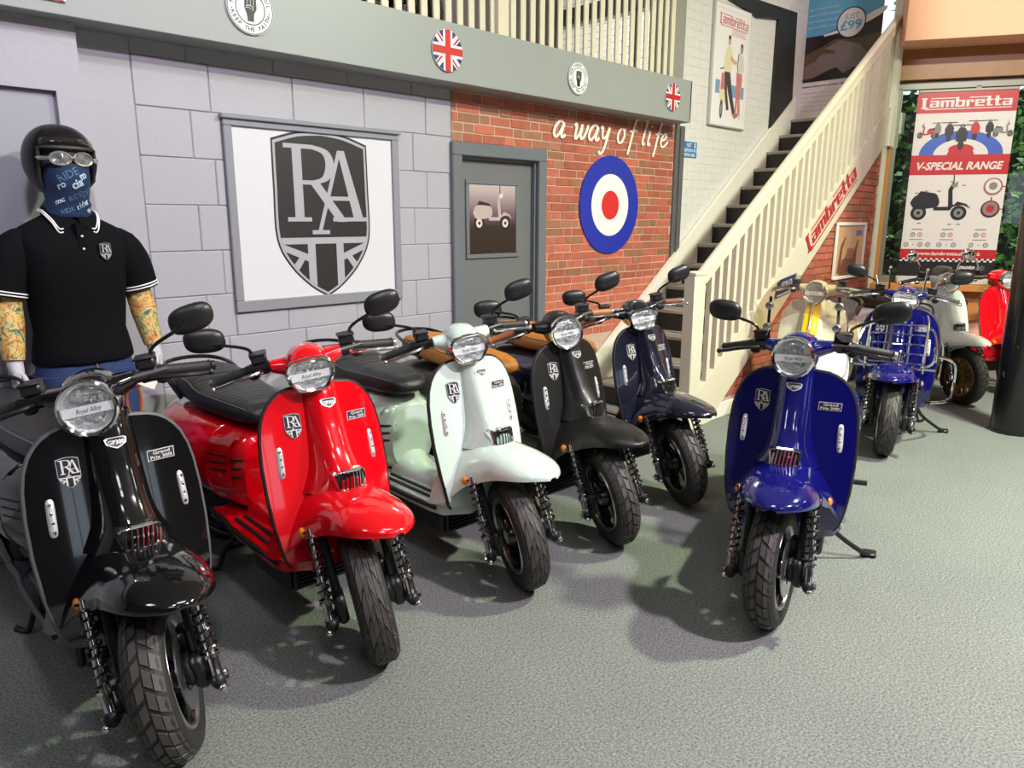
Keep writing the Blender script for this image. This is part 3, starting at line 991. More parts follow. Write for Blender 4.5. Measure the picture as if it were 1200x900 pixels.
def g_tyre(q):
    q.lathe([(.156, -.040), (.166, -.048), (.190, -.056), (.210, -.052), (.222, -.040), (.229, -.02), (.231, 0), (.229, .02), (.222, .040), (.210, .052), (.190, .056), (.166, .048), (.156, .040)], 'y', 48)


def g_tread(q):
    # staggered slanted blocks standing proud of the carcass
    def P(a, y, h):
        r = .2312 - .9 * abs(y) ** 1.0 * (abs(y) / .05) * .20 - (0.9 * max(0, abs(y) - .035)) + h
        return (r * math.sin(a), y, r * math.cos(a))
    N = 26
    for k in range(N):
        for side in (-1, 1):
            a = 2 * PI * (k + (.5 if side > 0 else 0)) / N
            w = 2 * PI / N * .74
            for (y0, y1, sl0, sl1) in ((.003, .022, 0, .35), (.025, .047, .45, .85)):
                A = [(a + sl0 * w, y0), (a + sl0 * w + w, y0), (a + sl1 * w + w, y1), (a + sl1 * w, y1)]
                vs = [P(t, side * y, -.004) for t, y in A] + [P(t, side * y, .0042) for t, y in A]
                q.add(vs, [(4, 5, 6, 7), (0, 1, 5, 4), (1, 2, 6, 5), (2, 3, 7, 6), (3, 0, 4, 7)])


def g_tread_road(q):
    # rain-groove blocks: long swept lozenges
    def P(a, y, h):
        r = .2312 - .9 * abs(y) * (abs(y) / .05) * .20 - (0.9 * max(0, abs(y) - .035)) + h
        return (r * math.sin(a), y, r * math.cos(a))
    N = 16
    for k in range(N):
        for side in (-1, 1):
            a = 2 * PI * (k + (.5 if side > 0 else 0)) / N
            w = 2 * PI / N
            for (y0, y1, s0, s1, e) in ((.002, .016, 0, .5, .93), (.0185, .034, .42, 1.0, .86), (.037, .049, .9, 1.2, .9)):
                n = 3; vs = []; fs = []
                for i in range(n + 1):
                    t = i / n; y = y0 + (y1 - y0) * t; s = s0 + (s1 - s0) * t ** 1.5
                    vs += [P(a + s * w, side * y, -.004), P(a + s * w, side * y, .0035), P(a + s * w + w * e, side * y, .0035), P(a + s * w + w * e, side * y, -.004)]
                for i in range(n):
                    o = 4 * i
                    fs += [(o, o + 1, o + 5, o + 4), (o + 1, o + 2, o + 6, o + 5), (o + 2, o + 3, o + 7, o + 6)]
                fs += [(0, 1, 2, 3), (4 * n, 4 * n + 1, 4 * n + 2, 4 * n + 3)]
                q.add(vs, fs)


def g_rim(q):
    q.lathe([(.160, -.044), (.157, -.046), (.148, -.040), (.140, -.022), (.140, .022), (.148, .040), (.157, .046), (.160, .044), (.152, .02), (.152, -.02), (.160, -.044)], 'y', 40)
    for k in range(5):
        for d in (-.16, .16):
            a = 2 * PI * k / 5
            p0 = (.035 * math.sin(a + d * 2), 0, .035 * math.cos(a + d * 2)); p1 = (.145 * math.sin(a + d), 0, .145 * math.cos(a + d))
            q.tube([p0, p1], [.013, .010], 6)
    q.lathe([(.001, -.05), (.03, -.05), (.045, -.03), (.045, .03), (.03, .05), (.001, .05)], 'y', 20)


def g_rimlip(q):
    for s in (-1, 1):
        q.lathe([(.161, s * .044), (.158, s * .0495), (.150, s * .0485), (.147, s * .041), (.150, s * .040), (.158, s * .043), (.161, s * .044)], 'y', 40)


def g_rimvint(q):
    # wide slotted wheel: rim band and many flat spokes
    q.lathe([(.162, -.045), (.157, -.050), (.147, -.046), (.140, -.022), (.140, .022), (.147, .046), (.157, .050), (.162, .045), (.152, .02), (.152, -.02), (.162, -.045)], 'y', 40)
    for k in range(12):
        a = 2 * PI * k / 12
        M = Matrix.Rotation(a, 4, 'Y')
        q.loft([[(-.008, -.034, .04), (.008, -.034, .04), (.008, -.014, .04), (-.008, -.014, .04)], [(-.015, -.040, .145), (.015, -.040, .145), (.015, -.022, .145), (-.015, -.022, .145)]], True, (True, True), 0, M)
        q.loft([[(-.008, .034, .04), (.008, .034, .04), (.008, .014, .04), (-.008, .014, .04)], [(-.015, .040, .145), (.015, .040, .145), (.015, .022, .145), (-.015, .022, .145)]], True, (True, True), 0, M)
    q.lathe([(.001, -.055), (.022, -.055), (.05, -.035), (.05, .035), (.022, .055), (.001, .055)], 'y', 20)


def g_disc(q):
    q.lathe([(.06, .055), (.11, .055), (.11, .059), (.06, .059), (.06, .055)], 'y', 36)


def g_caliper(q):
    q.box((-.10, .05, .02), (-.03, .085, .10), ch=.01)
    q.lathe([(.001, .06), (.045, .06), (.05, .075), (.03, .095), (.001, .095)], 'y', 16)


def g_fork(side):
    def g(q):
        q.tube([(.012, side * .098, -.01), (-.10, side * .100, .225), (-.15, side * .095, .33)], .0165, 10)
        q.box((-.05, side * .078, -.055), (.045, side * .118, .05), ch=.012)
        q.tube([(-.035, side * .098, -.02), (.055, side * .135, -.035)], .017, 8)
        q.ball((.05, side * .140, -.035), (.026, .022, .026), 10, 6)
    return g


def g_shock(side):
    def g(q):
        a = V((.048, side * .140, -.03)); b = V((-.055, side * .134, .28))
        n = 110; t = (b - a).normalized()
        u = V((0, 1, 0)); w = t.cross(u).normalized(); u = w.cross(t)
        pts = []
        for i in range(n + 1):
            f = i / n
            ang = 2 * PI * 9.5 * f
            pts.append(a + (b - a) * (.22 + .75 * f) + (u * math.cos(ang) + w * math.sin(ang)) * .0195)
        q.tube(pts, .0042, 5)
    return g


def g_rod(side):
    def g(q):
        a = V((.048, side * .140, -.03)); b = V((-.055, side * .134, .28))
        q.tube([a, a + (b - a) * .22, a + (b - a) * .23, a + (b - a) * .5, a + (b - a) * .51, b], [.016, .016, .0145, .0145, .009, .009], 10)
        q.tube([a + (b - a) * .20, a + (b - a) * .23], .024, 12)
        for d in (-.035, .035):
            q.ball((.048 + d, side * .152, -.04), (.011, .012, .011), 8, 5)
        q.tube([(.048, side * .12, -.035), (.048, side * .168, -.035)], .009, 8)
    return g


def g_cable(q):
    q.tube(bez([(-.10, .118, .27), (-.05, .128, .16), (.0, .125, .02), (.01, .12, -.05)], 5), .0045, 6)


# headlamp shapes in the lamp plane (y,z), centred
def hexa(k=1.0):
    base = [(-.050, .054), (.050, .054), (.071, .040), (.083, .012), (.076, -.020), (.050, -.052), (.034, -.060), (-.034, -.060), (-.050, -.052), (-.076, -.020), (-.083, .012), (-.071, .040)]
    out = []
    for i in range(len(base)):
        a = base[i]; b = base[(i + 1) % len(base)]
        out += [(a[0] * k, a[1] * k), ((a[0] + b[0]) / 2 * k, (a[1] + b[1]) / 2 * k)]
    return out


def circle24(r):
    return [(r * math.cos(2 * PI * j / 24), r * math.sin(2 * PI * j / 24)) for j in range(24)]


HLX, HLZ = -.235, .985   # headlamp face
def lampout(kind, k=1.0):
    return hexa(k) if kind == 'hex' else circle24(.0785 * k)


def tiltp(x, y, z):
    """headlamp leans back a little: pitch about y at the lamp centre"""
    a = rad(-6); dx, dz = x, z
    return (HLX + dx * math.cos(a) - dz * math.sin(a) * -1, y, HLZ + dz * math.cos(a) + dx * math.sin(a) * -1)


def g_bezel(kind):
    def g(q):
        prof = [(1.0, -.035), (1.035, -.012), (1.02, .002), (.95, .007), (.87, .004), (.86, -.006)]
        q.loft([[tiltp(d, y, z) for y, z in lampout(kind, k)] for k, d in prof], True, (False, False))
    return g


def g_reflector(kind):
    def g(q):
        # faceted bowl behind the lens
        q.loft([[tiltp(d, y, z) for y, z in lampout(kind, k)] for k, d in [(.87, -.004), (.80, -.012), (.62, -.010), (.55, -.022), (.30, -.026), (.02, -.020)]], True, (False, True))
        rr = random.Random(3)
        for i in range(26):
            y = rr.uniform(-.058, .058); z = rr.choice((-1, 1)) * rr.uniform(.016, .045)
            if abs(y) > .05 and abs(z) > .03: continue
            if kind != 'hex' and y * y + z * z > .058 ** 2: continue
            p = tiltp(-.010, y, z)
            q.box((p[0] - .01, y - .006, p[2] - .006), (p[0] + rr.uniform(0, .006), y + .006, p[2] + .005))
    return g


def g_lens(kind):
    def g(q):
        q.loft([[tiltp(d, y, z) for y, z in lampout(kind, k)] for k, d in [(.88, 0), (.80, .005), (.5, .010), (.02, .012)]], True, (False, True))
    return g


def lamp_band(kind, parent, M):
    a = Art((0, 0, 0), (0, 1, 0), (0, 0, 1), .0006)
    a.warp = lambda p, off: V(tiltp(-.0035 + off, p[0], p[1]))
    w = .066 if kind == 'hex' else .067
    z0 = -.006 if kind == 'hex' else -.004
    a.poly([(-w, z0 - .011), (w * .96, z0 - .014), (w, z0 + .012), (-w * .97, z0 + .015)], WHITEP, 1)
    a.text('Royal Alloy', 0, z0 - .006, .0135, BLACKI, 2, w=.064, shear=.35, res=2)
    return a.obj('lamp_sticker', parent, M, key='lamp_sticker' + kind)


def g_headset(kind):
    def g(q):
        rings = []
        out = lampout(kind, 1.0)
        T = [(-.030, 1.0, 0), (-.065, 1.02, .002), (-.11, .98, .006), (-.16, .80, .004), (-.20, .52, -.004), (-.215, .25, -.01)]
        for d, k, dz in T:
            rings.append([tiltp(d, y * k, z * k + dz) for y, z in out])
        q.loft(rings, True, (False, True))
        # painted shoulders reaching to the controls
        for s in (-1, 1):
            q.loft([[(-.345 + c * r1, s * yy, zc + d * r2) for c, d in [(math.cos(2 * PI * j / 14), math.sin(2 * PI * j / 14)) for j in range(14)]] for yy, zc, r1, r2 in ((.03, 1.0, .06, .042), (.07, 1.005, .052, .036), (.10, 1.012, .040, .028), (.122, 1.016, .030, .023))])
        # neck down to the column
        q.loft([sup3(-.325, .0, z, rx, ry) for z, rx, ry in ((.90, .045, .048), (.94, .05, .05), (.97, .06, .055))])
    return g


def sup3(cx, cy, z, rx, ry, n=14):
    return [(cx + rx * math.cos(2 * PI * j / n), cy + ry * math.sin(2 * PI * j / n), z) for j in range(n)]


def g_hood(kind):
    def g(q):
        # small peak over the lamp and instrument pod behind it
        q.loft([[(x, hw * math.cos(a), z0 + h * math.sin(a)) for a in [PI * j / 12 for j in range(13)]] for x, hw, z0, h in ((-.252, .050, 1.030, .012), (-.28, .062, 1.028, .034), (-.33, .070, 1.025, .048), (-.39, .064, 1.02, .046), (-.43, .05, 1.01, .035))], False)
        q.loft([[(x, hw * math.cos(a), z0 + h * math.sin(a) - .004) for a in [PI * j / 12 for j in range(13)]] for x, hw, z0, h in ((-.252, .046, 1.028, .010), (-.43, .046, 1.008, .032))], False)
    return g


def g_switch(s):
    def g(q):
        q.box((-.435, s * .125, .985), (-.375, s * .185, 1.030), ch=.008)
        q.box((-.42, s * .128, 1.028), (-.365, s * .182, 1.062), ch=.006)
        q.box((-.425, s * .125, 1.058), (-.36, s * .185, 1.066), ch=.003)
        q.tube([(-.36, s * .11, 1.012), (-.40, s * .20, 1.008)], .018, 10)
        q.ball((-.415, s * .185, .978), (.018, .022, .014), 8, 6)
    return g


def gp(s, t, dz=0):
    return (-.402 - .036 * t, s * (.185 + .135 * t), 1.008 - .028 * t + dz)


def g_grip(s):
    def g(q):
        pts = []; rr = []
        for i in range(17):
            pts.append(gp(s, i / 16)); rr.append(.0205 if i in (0, 16) else (.0165 if i % 2 else .0178))
        q.tube(pts, rr, 10)
    return g


def g_barend(s):
    def g(q):
        q.tube([gp(s, 1.0), gp(s, 1.03), gp(s, 1.1), gp(s, 1.13)], [.010, .016, .016, .010], 10)
    return g


def g_lever(s):
    def g(q):
        p = bez([(-.385, s * .145, 1.0), (-.35, s * .18, 1.0), (-.345, s * .24, .992), (-.362, s * .29, .98), (-.372, s * .325, .974)], 5)
        q.tube(p, [.010] * 4 + [.0075] * (len(p) - 5) + [.0095], 8)
        q.ball(p[-1], .0105, 8, 6)
    return g


def g_mirror_arm(s):
    def g(q):
        q.tube(bez([(-.40, s * .175, 1.05), (-.40, s * .177, 1.075), (-.395, s * .205, 1.095), (-.385, s * .262, 1.118), (-.388, s * .300, 1.134)], 4), .0058, 8)
        q.tube([(-.40, s * .175, 1.045), (-.40, s * .175, 1.065)], .011, 8)
    return g


def g_mirror(s):
    def g(q):
        c = V((-.402, s * .312, 1.142))
        rings = []
        for d, k in ((-.013, .93), (-.008, 1.0), (.004, .98), (.013, .84), (.019, .55), (.021, .2)):
            rings.append([(c.x + d, c.y + y * k, c.z + z * k + .12 * s * y * k) for y, z in sup(.067, .043, 2.7, 24)])
        q.loft(rings)
    return g


def g_mirror_glass(s):
    def g(q):
        c = V((-.402, s * .312, 1.142))
        q.loft([[(c.x - .0135 - d, c.y + y * k, c.z + z * k + .12 * s * y * k) for y, z in sup(.067, .043, 2.7, 24)] for d, k in ((0, .86), (.001, .86))])
    return g


def g_mirror_round(s):
    def g(q):
        c = V((-.402, s * .26, 1.20))
        q.lathe([(.001, .022), (.03, .018), (.048, .006), (.052, -.004), (.048, -.008), (.001, -.008)], 'x', 20, c)
    return g


def g_mirror_arm_tall(s):
    def g(q):
        q.tube(bez([(-.40, s * .17, 1.02), (-.40, s * .18, 1.10), (-.395, s * .215, 1.16), (-.39, s * .26, 1.195)], 4), .0055, 8)
    return g


BODY = [(-.735, .115, .34, .640), (-.76, .140, .325, .668), (-.82, .172, .325, .685), (-.90, .200, .335, .690), (-1.0, .222, .345, .692), (-1.12, .234, .352, .692), (-1.25, .234, .365, .690), (-1.38, .222, .395, .684), (-1.48, .196, .43, .674), (-1.57, .150, .475, .660), (-1.63, .095, .52, .640), (-1.66, .040, .56, .615)]


def body_ring(x, k=28, grow=0.0):
    hw, zb, zt = interp(BODY, x)
    return [(x, y, z) for y, z in sup(hw + grow, (zt - zb) / 2 + grow, 2.7, k, 0, (zb + zt) / 2)]


def g_apron(q):
    q.loft([body_ring(x) for x in (-.735, -.745, -.76, -.79, -.82, -.86, -.89)])


def g_panel(s):
    def g(q):
        xs = [-.898, -.905, -.95, -1.0, -1.06, -1.12, -1.18, -1.25, -1.32, -1.38, -1.43, -1.48, -1.53, -1.57, -1.60, -1.63, -1.65, -1.66]
        rings = []
        for i, x in enumerate(xs):
            hw, zb, zt = interp(BODY, x)
            g_ = .006 if 0 < i else -.004
            ring = []
            for j in range(17):
                a = -PI / 2 + PI * j / 16
                c, d = math.cos(a), math.sin(a)
                y = (hw + g_) * abs(c) ** (2 / 2.7); z = (zb + zt) / 2 + ((zt - zb) / 2 + g_ * .5) * math.copysign(abs(d) ** (2 / 2.7), d)
                ring.append((x, s * max(y, .012), z))
            rings.append(ring)
        q.loft(rings, True, (True, True))
    return g


def g_slots(s):
    def g(q):
        for i in range(3):  # slanted louvres low on the panel's front
            x = -.975 - .045 * i
            hw, zb, zt = interp(BODY, x)
            q.box((x - .006, s * (hw - .01), .44), (x + .006, s * (hw + .0085), .52), ch=.003)
    return g


def g_cover(s):
    def g(q):
        rings = []
        for x in (-.775, -.80, -.84, -.875, -.89):
            hw, zb, zt = interp(BODY, x)
            rings.append([(x, s * (hw * (1 - .10 * abs((z - .53) / .11) ** 3) + (.008 if .41 < z < .635 else -.006)), z) for z in [.40 + .0245 * k for k in range(11)]])
        q.loft(rings, False)
        rings2 = [[(p[0], p[1] - s * .02, p[2]) for p in r] for r in rings]
        q.loft(rings2, False)
    return g


def g_cover_slots(s):
    def g(q):
        for i in range(3):
            z = .515 + .03 * i
            p = []
            for x in (-.79, -.82, -.85, -.875):
                hw, zb, zt = interp(BODY, x)
                p.append((x, s * (hw * (1 - .10 * abs((z - .53) / .11) ** 3) + .007), z))
            q.tube(p, .0042, 6)
    return g


def g_apron_slots(q):
    for i in range(3):
        for s in (-1, 1):
            q.tube([(-.778, s * .150, .49 + .035 * i), (-.762, s * .143, .49 + .035 * i), (-.748, s * .125, .49 + .035 * i), (-.738, s * .09, .49 + .035 * i)], .005, 6) if s > -2 else None


def g_floor(q):
    P = [(-.20, .10), (-.26, .19), (-.34, .205), (-.70, .200), (-.80, .185), (-.92, .19), (-.92, -.19), (-.80, -.185), (-.70, -.2), (-.34, -.205), (-.26, -.19), (-.20, -.10)]
    q.prism(P, 'z', .285, .325)
    q.loft([[(x, hw * math.cos(a), .32 + h * math.sin(a)) for a in [PI * j / 10 for j in range(11)]] for x, hw, h in ((-.24, .10, .10), (-.30, .09, .07), (-.45, .085, .05), (-.60, .09, .055), (-.70, .10, .08), (-.76, .11, .12))], False)


def g_mat_strip(s, y):
    def g(q):
        q.box((-.33, s * (y - .009), .322), (-.74, s * (y + .009), .334), ch=.004)
    return g


def g_mat_edge(s):
    def g(q):
        q.tube([(-.30, s * .203, .312), (-.50, s * .206, .31), (-.72, s * .202, .31), (-.82, s * .19, .31), (-.92, s * .195, .32)], .010, 8)
    return g


SEAT = [(-.70, .035, .715, .735), (-.715, .070, .705, .758), (-.75, .095, .695, .775), (-.82, .118, .690, .788), (-.95, .142, .690, .795), (-1.08, .155, .692, .800), (-1.15, .157, .692, .812), (-1.22, .155, .695, .832), (-1.35, .150, .70, .836), (-1.48, .135, .705, .830), (-1.55, .105, .712, .815), (-1.58, .06, .72, .79)]


def g_seat(q):
    rings = []
    n = 120
    for i in range(n + 1):
        x = -.70 - .88 * i / n
        hw, zb, zt = interp(SEAT, x)
        ring = []
        rib = .0055 * abs(math.sin((x + .78) / .034 * PI)) ** .6 if -1.5 < x < -.80 else .003
        for j in range(24):
            a = 2 * PI * j / 24
            c, d = math.cos(a), math.sin(a)
            y = hw * math.copysign(abs(c) ** (2 / 3.2), c)
            z = (zb + zt) / 2 + (zt - zb) / 2 * math.copysign(abs(d) ** (2 / 3.2), d)
            if d > .55 and abs(y) < hw * .80: z += rib
            ring.append((x, y, z))
        rings.append(ring)
    q.loft(rings)


def g_piping(q):
    L = []
    for x, hw, zb, zt in SEAT[2:-1]:
        L.append((x, hw * .93, zb + (zt - zb) * .80))
    R = [(x, -y, z) for x, y, z in reversed(L)]
    q.tube(bez(L + R, 3), .003, 6)


def g_engine(q):
    q.box((-.80, -.10, .17), (-1.36, .09, .37), ch=.03)
    q.box((-1.0, .07, .17), (-1.46, .17, .33), ch=.03)
    q.lathe([(.001, .17), (.07, .17), (.085, .15), (.09, .10)], 'y', 20, (-1.36, 0, .235))
    for i in range(6):
        q.box((-.62 - .025 * i, -.09, .17), (-.632 - .025 * i, .09, .285))
    q.tube([(-1.36, .13, .25), (-1.45, .15, .60)], .018, 8)


def g_radiator(q):
    q.box((-.315, -.13, .165), (-.36, .13, .325), ch=.006)
    for i in range(9):
        q.box((-.305, -.115, .18 + .016 * i), (-.32, .115, .187 + .016 * i))
    q.box((-.33, -.15, .16), (-.62, -.125, .29), ch=.01)
    q.box((-.33, .125, .16), (-.62, .15, .29), ch=.01)


def g_exhaust(q):
    q.lathe([(.001, 0), (.05, .005), (.062, .04), (.062, .40), (.05, .45), (.02, .46)], 'x', 18, (-1.72, -.165, .30))
    q.tube(bez([(-1.26, -.165, .28), (-1.10, -.15, .20), (-.95, -.09, .18), (-.85, 0, .22)], 4), .018, 8)


def g_guard(q):
    q.lathe([(.064, .08), (.067, .10), (.067, .32), (.064, .34)], 'x', 14, (-1.72, -.165, .30), a0=PI * .6, a1=PI * 1.6)


def g_rear(q):
    q.loft([[(x, hw * math.cos(a), z0 + h * math.sin(a)) for a in [PI * j / 8 for j in range(9)]] for x, hw, z0, h in ((-1.30, .08, .50, .05), (-1.50, .08, .44, .06), (-1.63, .075, .36, .05), (-1.70, .07, .28, .03))], False)
    q.box((-1.695, -.09, .40), (-1.70, .09, .53), ch=.002)
    q.box((-1.64, -.02, .50), (-1.70, .02, .58))


def g_taillight(q):
    q.loft([[(x, y, z) for y, z in sup(w, h, 3, 16, 0, .60)] for x, w, h in ((-1.645, .062, .036), (-1.675, .058, .033), (-1.69, .04, .02))])


def g_rail(q):
    q.tube(bez([(-1.30, .15, .72), (-1.45, .16, .80), (-1.58, .12, .83), (-1.62, 0, .84), (-1.58, -.12, .83), (-1.45, -.16, .80), (-1.30, -.15, .72)], 5), .010, 8)


def g_stand(q):
    for s in (-1, 1):
        q.tube(bez([(-.92, s * .06, .20), (-.98, s * .13, .10), (-1.0, s * .16, .012), (-1.05, s * .19, .012)], 4), .011, 8)
    q.tube([(-.98, -.12, .10), (-.98, .12, .10)], .009, 8)
    q.box((-.90, -.07, .17), (-.96, .07, .23), ch=.01)


def g_sidestand(q):
    q.tube(bez([(-.66, .14, .22), (-.70, .18, .13), (-.76, .30, .03), (-.80, .335, .014)], 5), .011, 8)
    q.box((-.775, .30, .003), (-.835, .36, .02), ch=.005)
    q.box((-.60, .10, .16), (-.72, .16, .24), ch=.01)
    # passenger foot peg
    q.tube([(-.92, .15, .30), (-.93, .29, .30)], .013, 8)


def g_capsule(q):
    # lamp strip following the shield
    pass


def drl_mesh(s):
    def g(q):
        rings = []
        for i in range(13):
            t = i / 12
            z = .683 + (t - .5) * .112
            w = .0118 * (1 - abs(2 * t - 1) ** 6 * .55)
            yc = .178 - .004 * (t - .5)
            ring = []
            for j in range(9):
                a = PI * j / 8
                y = s * (yc + w * math.cos(a))
                ring.append((ls_x(y, z) - .003 + .011 * math.sin(a) * (1 - abs(2 * t - 1) ** 8), y, z))
            rings.append(ring)
        q.loft(rings, True, (True, True))
    return g


def g_leds(s):
    def g(q):
        for i in range(4):
            z = .683 + (i - 1.5) * .025
            y = s * .178
            q.ball((ls_x(y, z) + .006, y, z), (.0035, .005, .0075), 6, 5)
    return g


def g_indicator(s):
    def g(q):
        q.ball((-.150, s * .165, .462), (.020, .014, .019), 12, 8)
    return g


def g_indbase(s):
    def g(q):
        q.lathe([(.022, .006), (.024, 0), (.001, 0)], 'y', 14, (-.150, s * .157, .462))
    return g


def g_grille_frame(q):
    # chrome mouth at the foot of the column
    P = [(-.060, .019), (-.050, .027), (.050, .027), (.060, .019), (.053, -.021), (.044, -.027), (-.044, -.027), (-.053, -.021)]
    F = lambda d, k: [(-.096 + d - .30 * z * k - 7 * (y * k) ** 2, y * k, .628 + z * k * 1.1) for y, z in P]
    q.loft([F(-.03, 1.0), F(.010, 1.0), F(.016, .97), F(.014, .86), F(.0, .84)], True, (False, False))
    q.box((-.116, -.032, .655), (-.086, .032, .668), ch=.004)


def g_grille_back(q):
    q.box((-.118, -.050, .600), (-.100, .050, .654))


def g_grille_bar(i):
    def g(q):
        y = (i - 3) * .0135
        x = -.092 - 7 * y * y
        q.tube([(x + .013, y - .004, .600), (x - .003, y + .004, .655)], .0036, 6)
    return g


BSILV = mat('badge_silver', (.74, .74, .76), .3, .25)


def steer_matrix(deg):
    a = V((-math.sin(rad(25)), 0, math.cos(rad(25))))
    p = V((-.36, 0, .95))
    return Matrix.Translation(p) @ Matrix.Rotation(rad(deg), 4, a) @ Matrix.Translation(-p)


AXLE = Matrix.Translation((0, 0, .2355))
RAXLE = Matrix.Translation((-1.36, 0, .2355))


def wheel(name, r, M, sp, side_disc=True):
    w = obj(name, g_tyre, RUBBER, r, M, key='tyre')
    t = obj('tread', g_tread_road if sp.get('tread') == 'road' else g_tread, TREADM, w, key='tread' + sp.get('tread', ''), smooth=30)
    t['kind'] = 'stuff'
    if sp.get('vintage'):
        obj('rim', g_rimvint, sp['rimcol'], w, key='rimv')
    else:
        obj('rim', g_rim, BLACKM, w, key='rim')
        obj('rim_lip', g_rimlip, sp.get('lip', STEEL), w, key='rimlip')
        if side_disc:
            obj('brake_disc', g_disc, STEEL, w, key='disc')
    return w


def make_scooter(loc, head, sp):
    """sp: paint, kind (hex/round), seat, grip, lever, label, steer ..."""
    r = root('scooter', (loc[0], loc[1], 0), rad(head), sp['label'], 'scooter', sp.get('group'))
    pt = sp['paint']; kind = sp['kind']
    S = steer_matrix(sp.get('steer', -24))
    edge = sp.get('edge', BLACKP)
    wheel('front_wheel', r, S @ AXLE, sp)
    wheel('rear_wheel', r, RAXLE, sp, False)
    if not sp.get('far'):
        pass
    SA = S @ AXLE
    for s in (1, -1):
        f = obj('fork_leg', g_fork(s), DARKM, r, SA, key='fork%d' % s)
        obj('spring', g_shock(s), BLACKM, f, key='shock%d' % s)
        obj('damper', g_rod(s), CHROME, f, key='rod%d' % s)
    c = obj('brake_caliper', g_caliper, DARKM, r, SA, key='caliper')
    obj('brake_hose', g_cable, mat('hose_beige', (.45, .38, .22), .5), c, key='hose')
    ls = obj('legshield', g_legshield, pt, r, key='ls')
    obj('edging', g_edging, edge, ls, key='edging')
    col = obj('horn_casting', g_column, pt, r, key='column', smooth=60)
    gr = obj('horn_grille', g_grille_frame, CHROME, r, key='grf', smooth=30)
    obj('grille_backing', g_grille_back, SLOT, gr, key='grb')
    for i in range(7):
        obj('grille_bar', g_grille_bar(i), CHROME, gr, key='grbar%d' % i)
    fe = obj('front_mudguard', g_fender, sp.get('fender', pt), r, key='fender', smooth=50)
    for s in (1, -1):
        i = obj('indicator', g_indicator(s), ORANGE, r, key='ind%d' % s)
        obj('indicator_rim', g_indbase(s), BLACKP, i, key='indb%d' % s)
        if not sp.get('vintage'):
            d = obj('light_strip', drl_mesh(s), DRLM, r, key='drl%d' % s)
            obj('light_dots', g_leds(s), CHROME, d, key='leds%d' % s)
    if not sp.get('vintage'):
        a = Art((0, 0, 0), (0, 1, 0), (0, 0, 1), .0007)
        a.warp = lambda p, off: V((ls_x(-.118 + p[0], .800 + p[1]) + .002 + off, -.118 + p[0], .800 + p[1]))
        shield(a, 0, 0, .058 / 240, BLACKI, BSILV, 1)
        a.obj('shield_badge', ls, key='badge_ra')
        a = Art((0, 0, 0), (0, 1, 0), (0, 0, 1), .0007)
        a.warp = lambda p, off: V((ls_x(.131 + p[0], .800 + p[1]) + .002 + off, .131 + p[0], .800 + p[1]))
        a.poly([(-.042, -.0155), (.040, -.017), (.042, .014), (-.040, .0155)], BSILV, 1)
        a.poly([(-.039, -.0135), (.0382, -.0148), (.0392, .012), (-.0382, .0135)], BLACKI, 2)
        a.text('Grand', .002, .0015, .0095, BSILV, 3, w=.052, bold=.02, res=2)
        a.text('Prix 300i', .0, -.0118, .0095, BSILV, 3, w=.066, bold=.02, res=2)
        a.obj('name_badge', ls, key='badge_gp')
        a = Art((0, 0, 0), (0, 1, 0), (0, 0, 1), .0009)
        def wp(p, off):
            z = .872 + p[1]; xf, hw = interp(COLT, z); t = min(.99, abs(p[0]) / hw)
            return V((xf - (xf - ls_x(0, z)) * t ** 3.2 + .002 + off, p[0], z))
        a.warp = wp
        out = [(-.030, .010), (-.024, .015), (.024, .015), (.030, .010), (.026, -.004), (.010, -.012), (0, -.016), (-.010, -.012), (-.026, -.004)]
        a.poly(out[::-1], BSILV, 1)
        a.poly([(x * .84, y * .76 + .0004) for x, y in out][::-1], BLACKI, 2)
        a.text('GP300', 0, -.0035, .011, BSILV, 3, w=.044, bold=.02, res=2)
        a.obj('horn_badge', col, key='badge_horn')
    # steering head
    hs = obj('headset', g_headset(kind), pt, r, S, key='hs' + kind, smooth=50)
    obj('headset_hood', g_hood(kind), pt, hs, key='hood' + kind, smooth=50)
    hl = obj('headlamp', g_bezel(kind), CHROME, r, S, key='bez' + kind, smooth=30)
    obj('reflector', g_reflector(kind), LAMPREF, hl, key='ref' + kind, smooth=0)
    lamp_band(kind, hl, None)
    obj('lens', g_lens(kind), CLEAR, hl, key='lens' + kind)
    for s in (1, -1):
        sw = obj('handlebar_control', g_switch(s), BLACKP, r, S, key='switch%d' % s)
        obj('grip', g_grip(s), sp.get('grip', mat('grip_rubber', (.022, .021, .02), .6)), sw, key='grip%d' % s)
        obj('bar_end', g_barend(s), sp.get('barend', STEEL), sw, key='barend%d' % s)
        obj('brake_lever', g_lever(s), sp.get('lever', BLACKP), sw, key='lever%d' % s)
        if sp.get('mirrors', 'black') == 'black':
            m = obj('mirror', g_mirror(s), BLACKP, r, S, key='mir%d' % s)
            obj('mirror_glass', g_mirror_glass(s), MIRRORG, m, key='mirg%d' % s)
            obj('mirror_arm', g_mirror_arm(s), BLACKM, m, key='mira%d' % s)
        elif sp.get('mirrors') == 'chrome':
            m = obj('mirror', g_mirror_round(s), CHROME, r, S, key='mirr%d' % s)
            obj('mirror_arm', g_mirror_arm_tall(s), CHROME, m, key='mirt%d' % s)
    # body
    ap = obj('seat_apron', g_apron, sp.get('body', pt), r, key='apron')
    obj('apron_slots', g_apron_slots, SLOT, ap, key='aprons')
    for s in (1, -1):
        p = obj('side_panel', g_panel(s), sp.get('body', pt), r, key='panel%d' % s)
        obj('panel_slots', g_slots(s), SLOT, p, key='slots%d' % s)
        cv = obj('panel_cover', g_cover(s), sp.get('body', pt), r, key='cover%d' % s)
        obj('cover_slots', g_cover_slots(s), SLOT, cv, key='covers%d' % s)
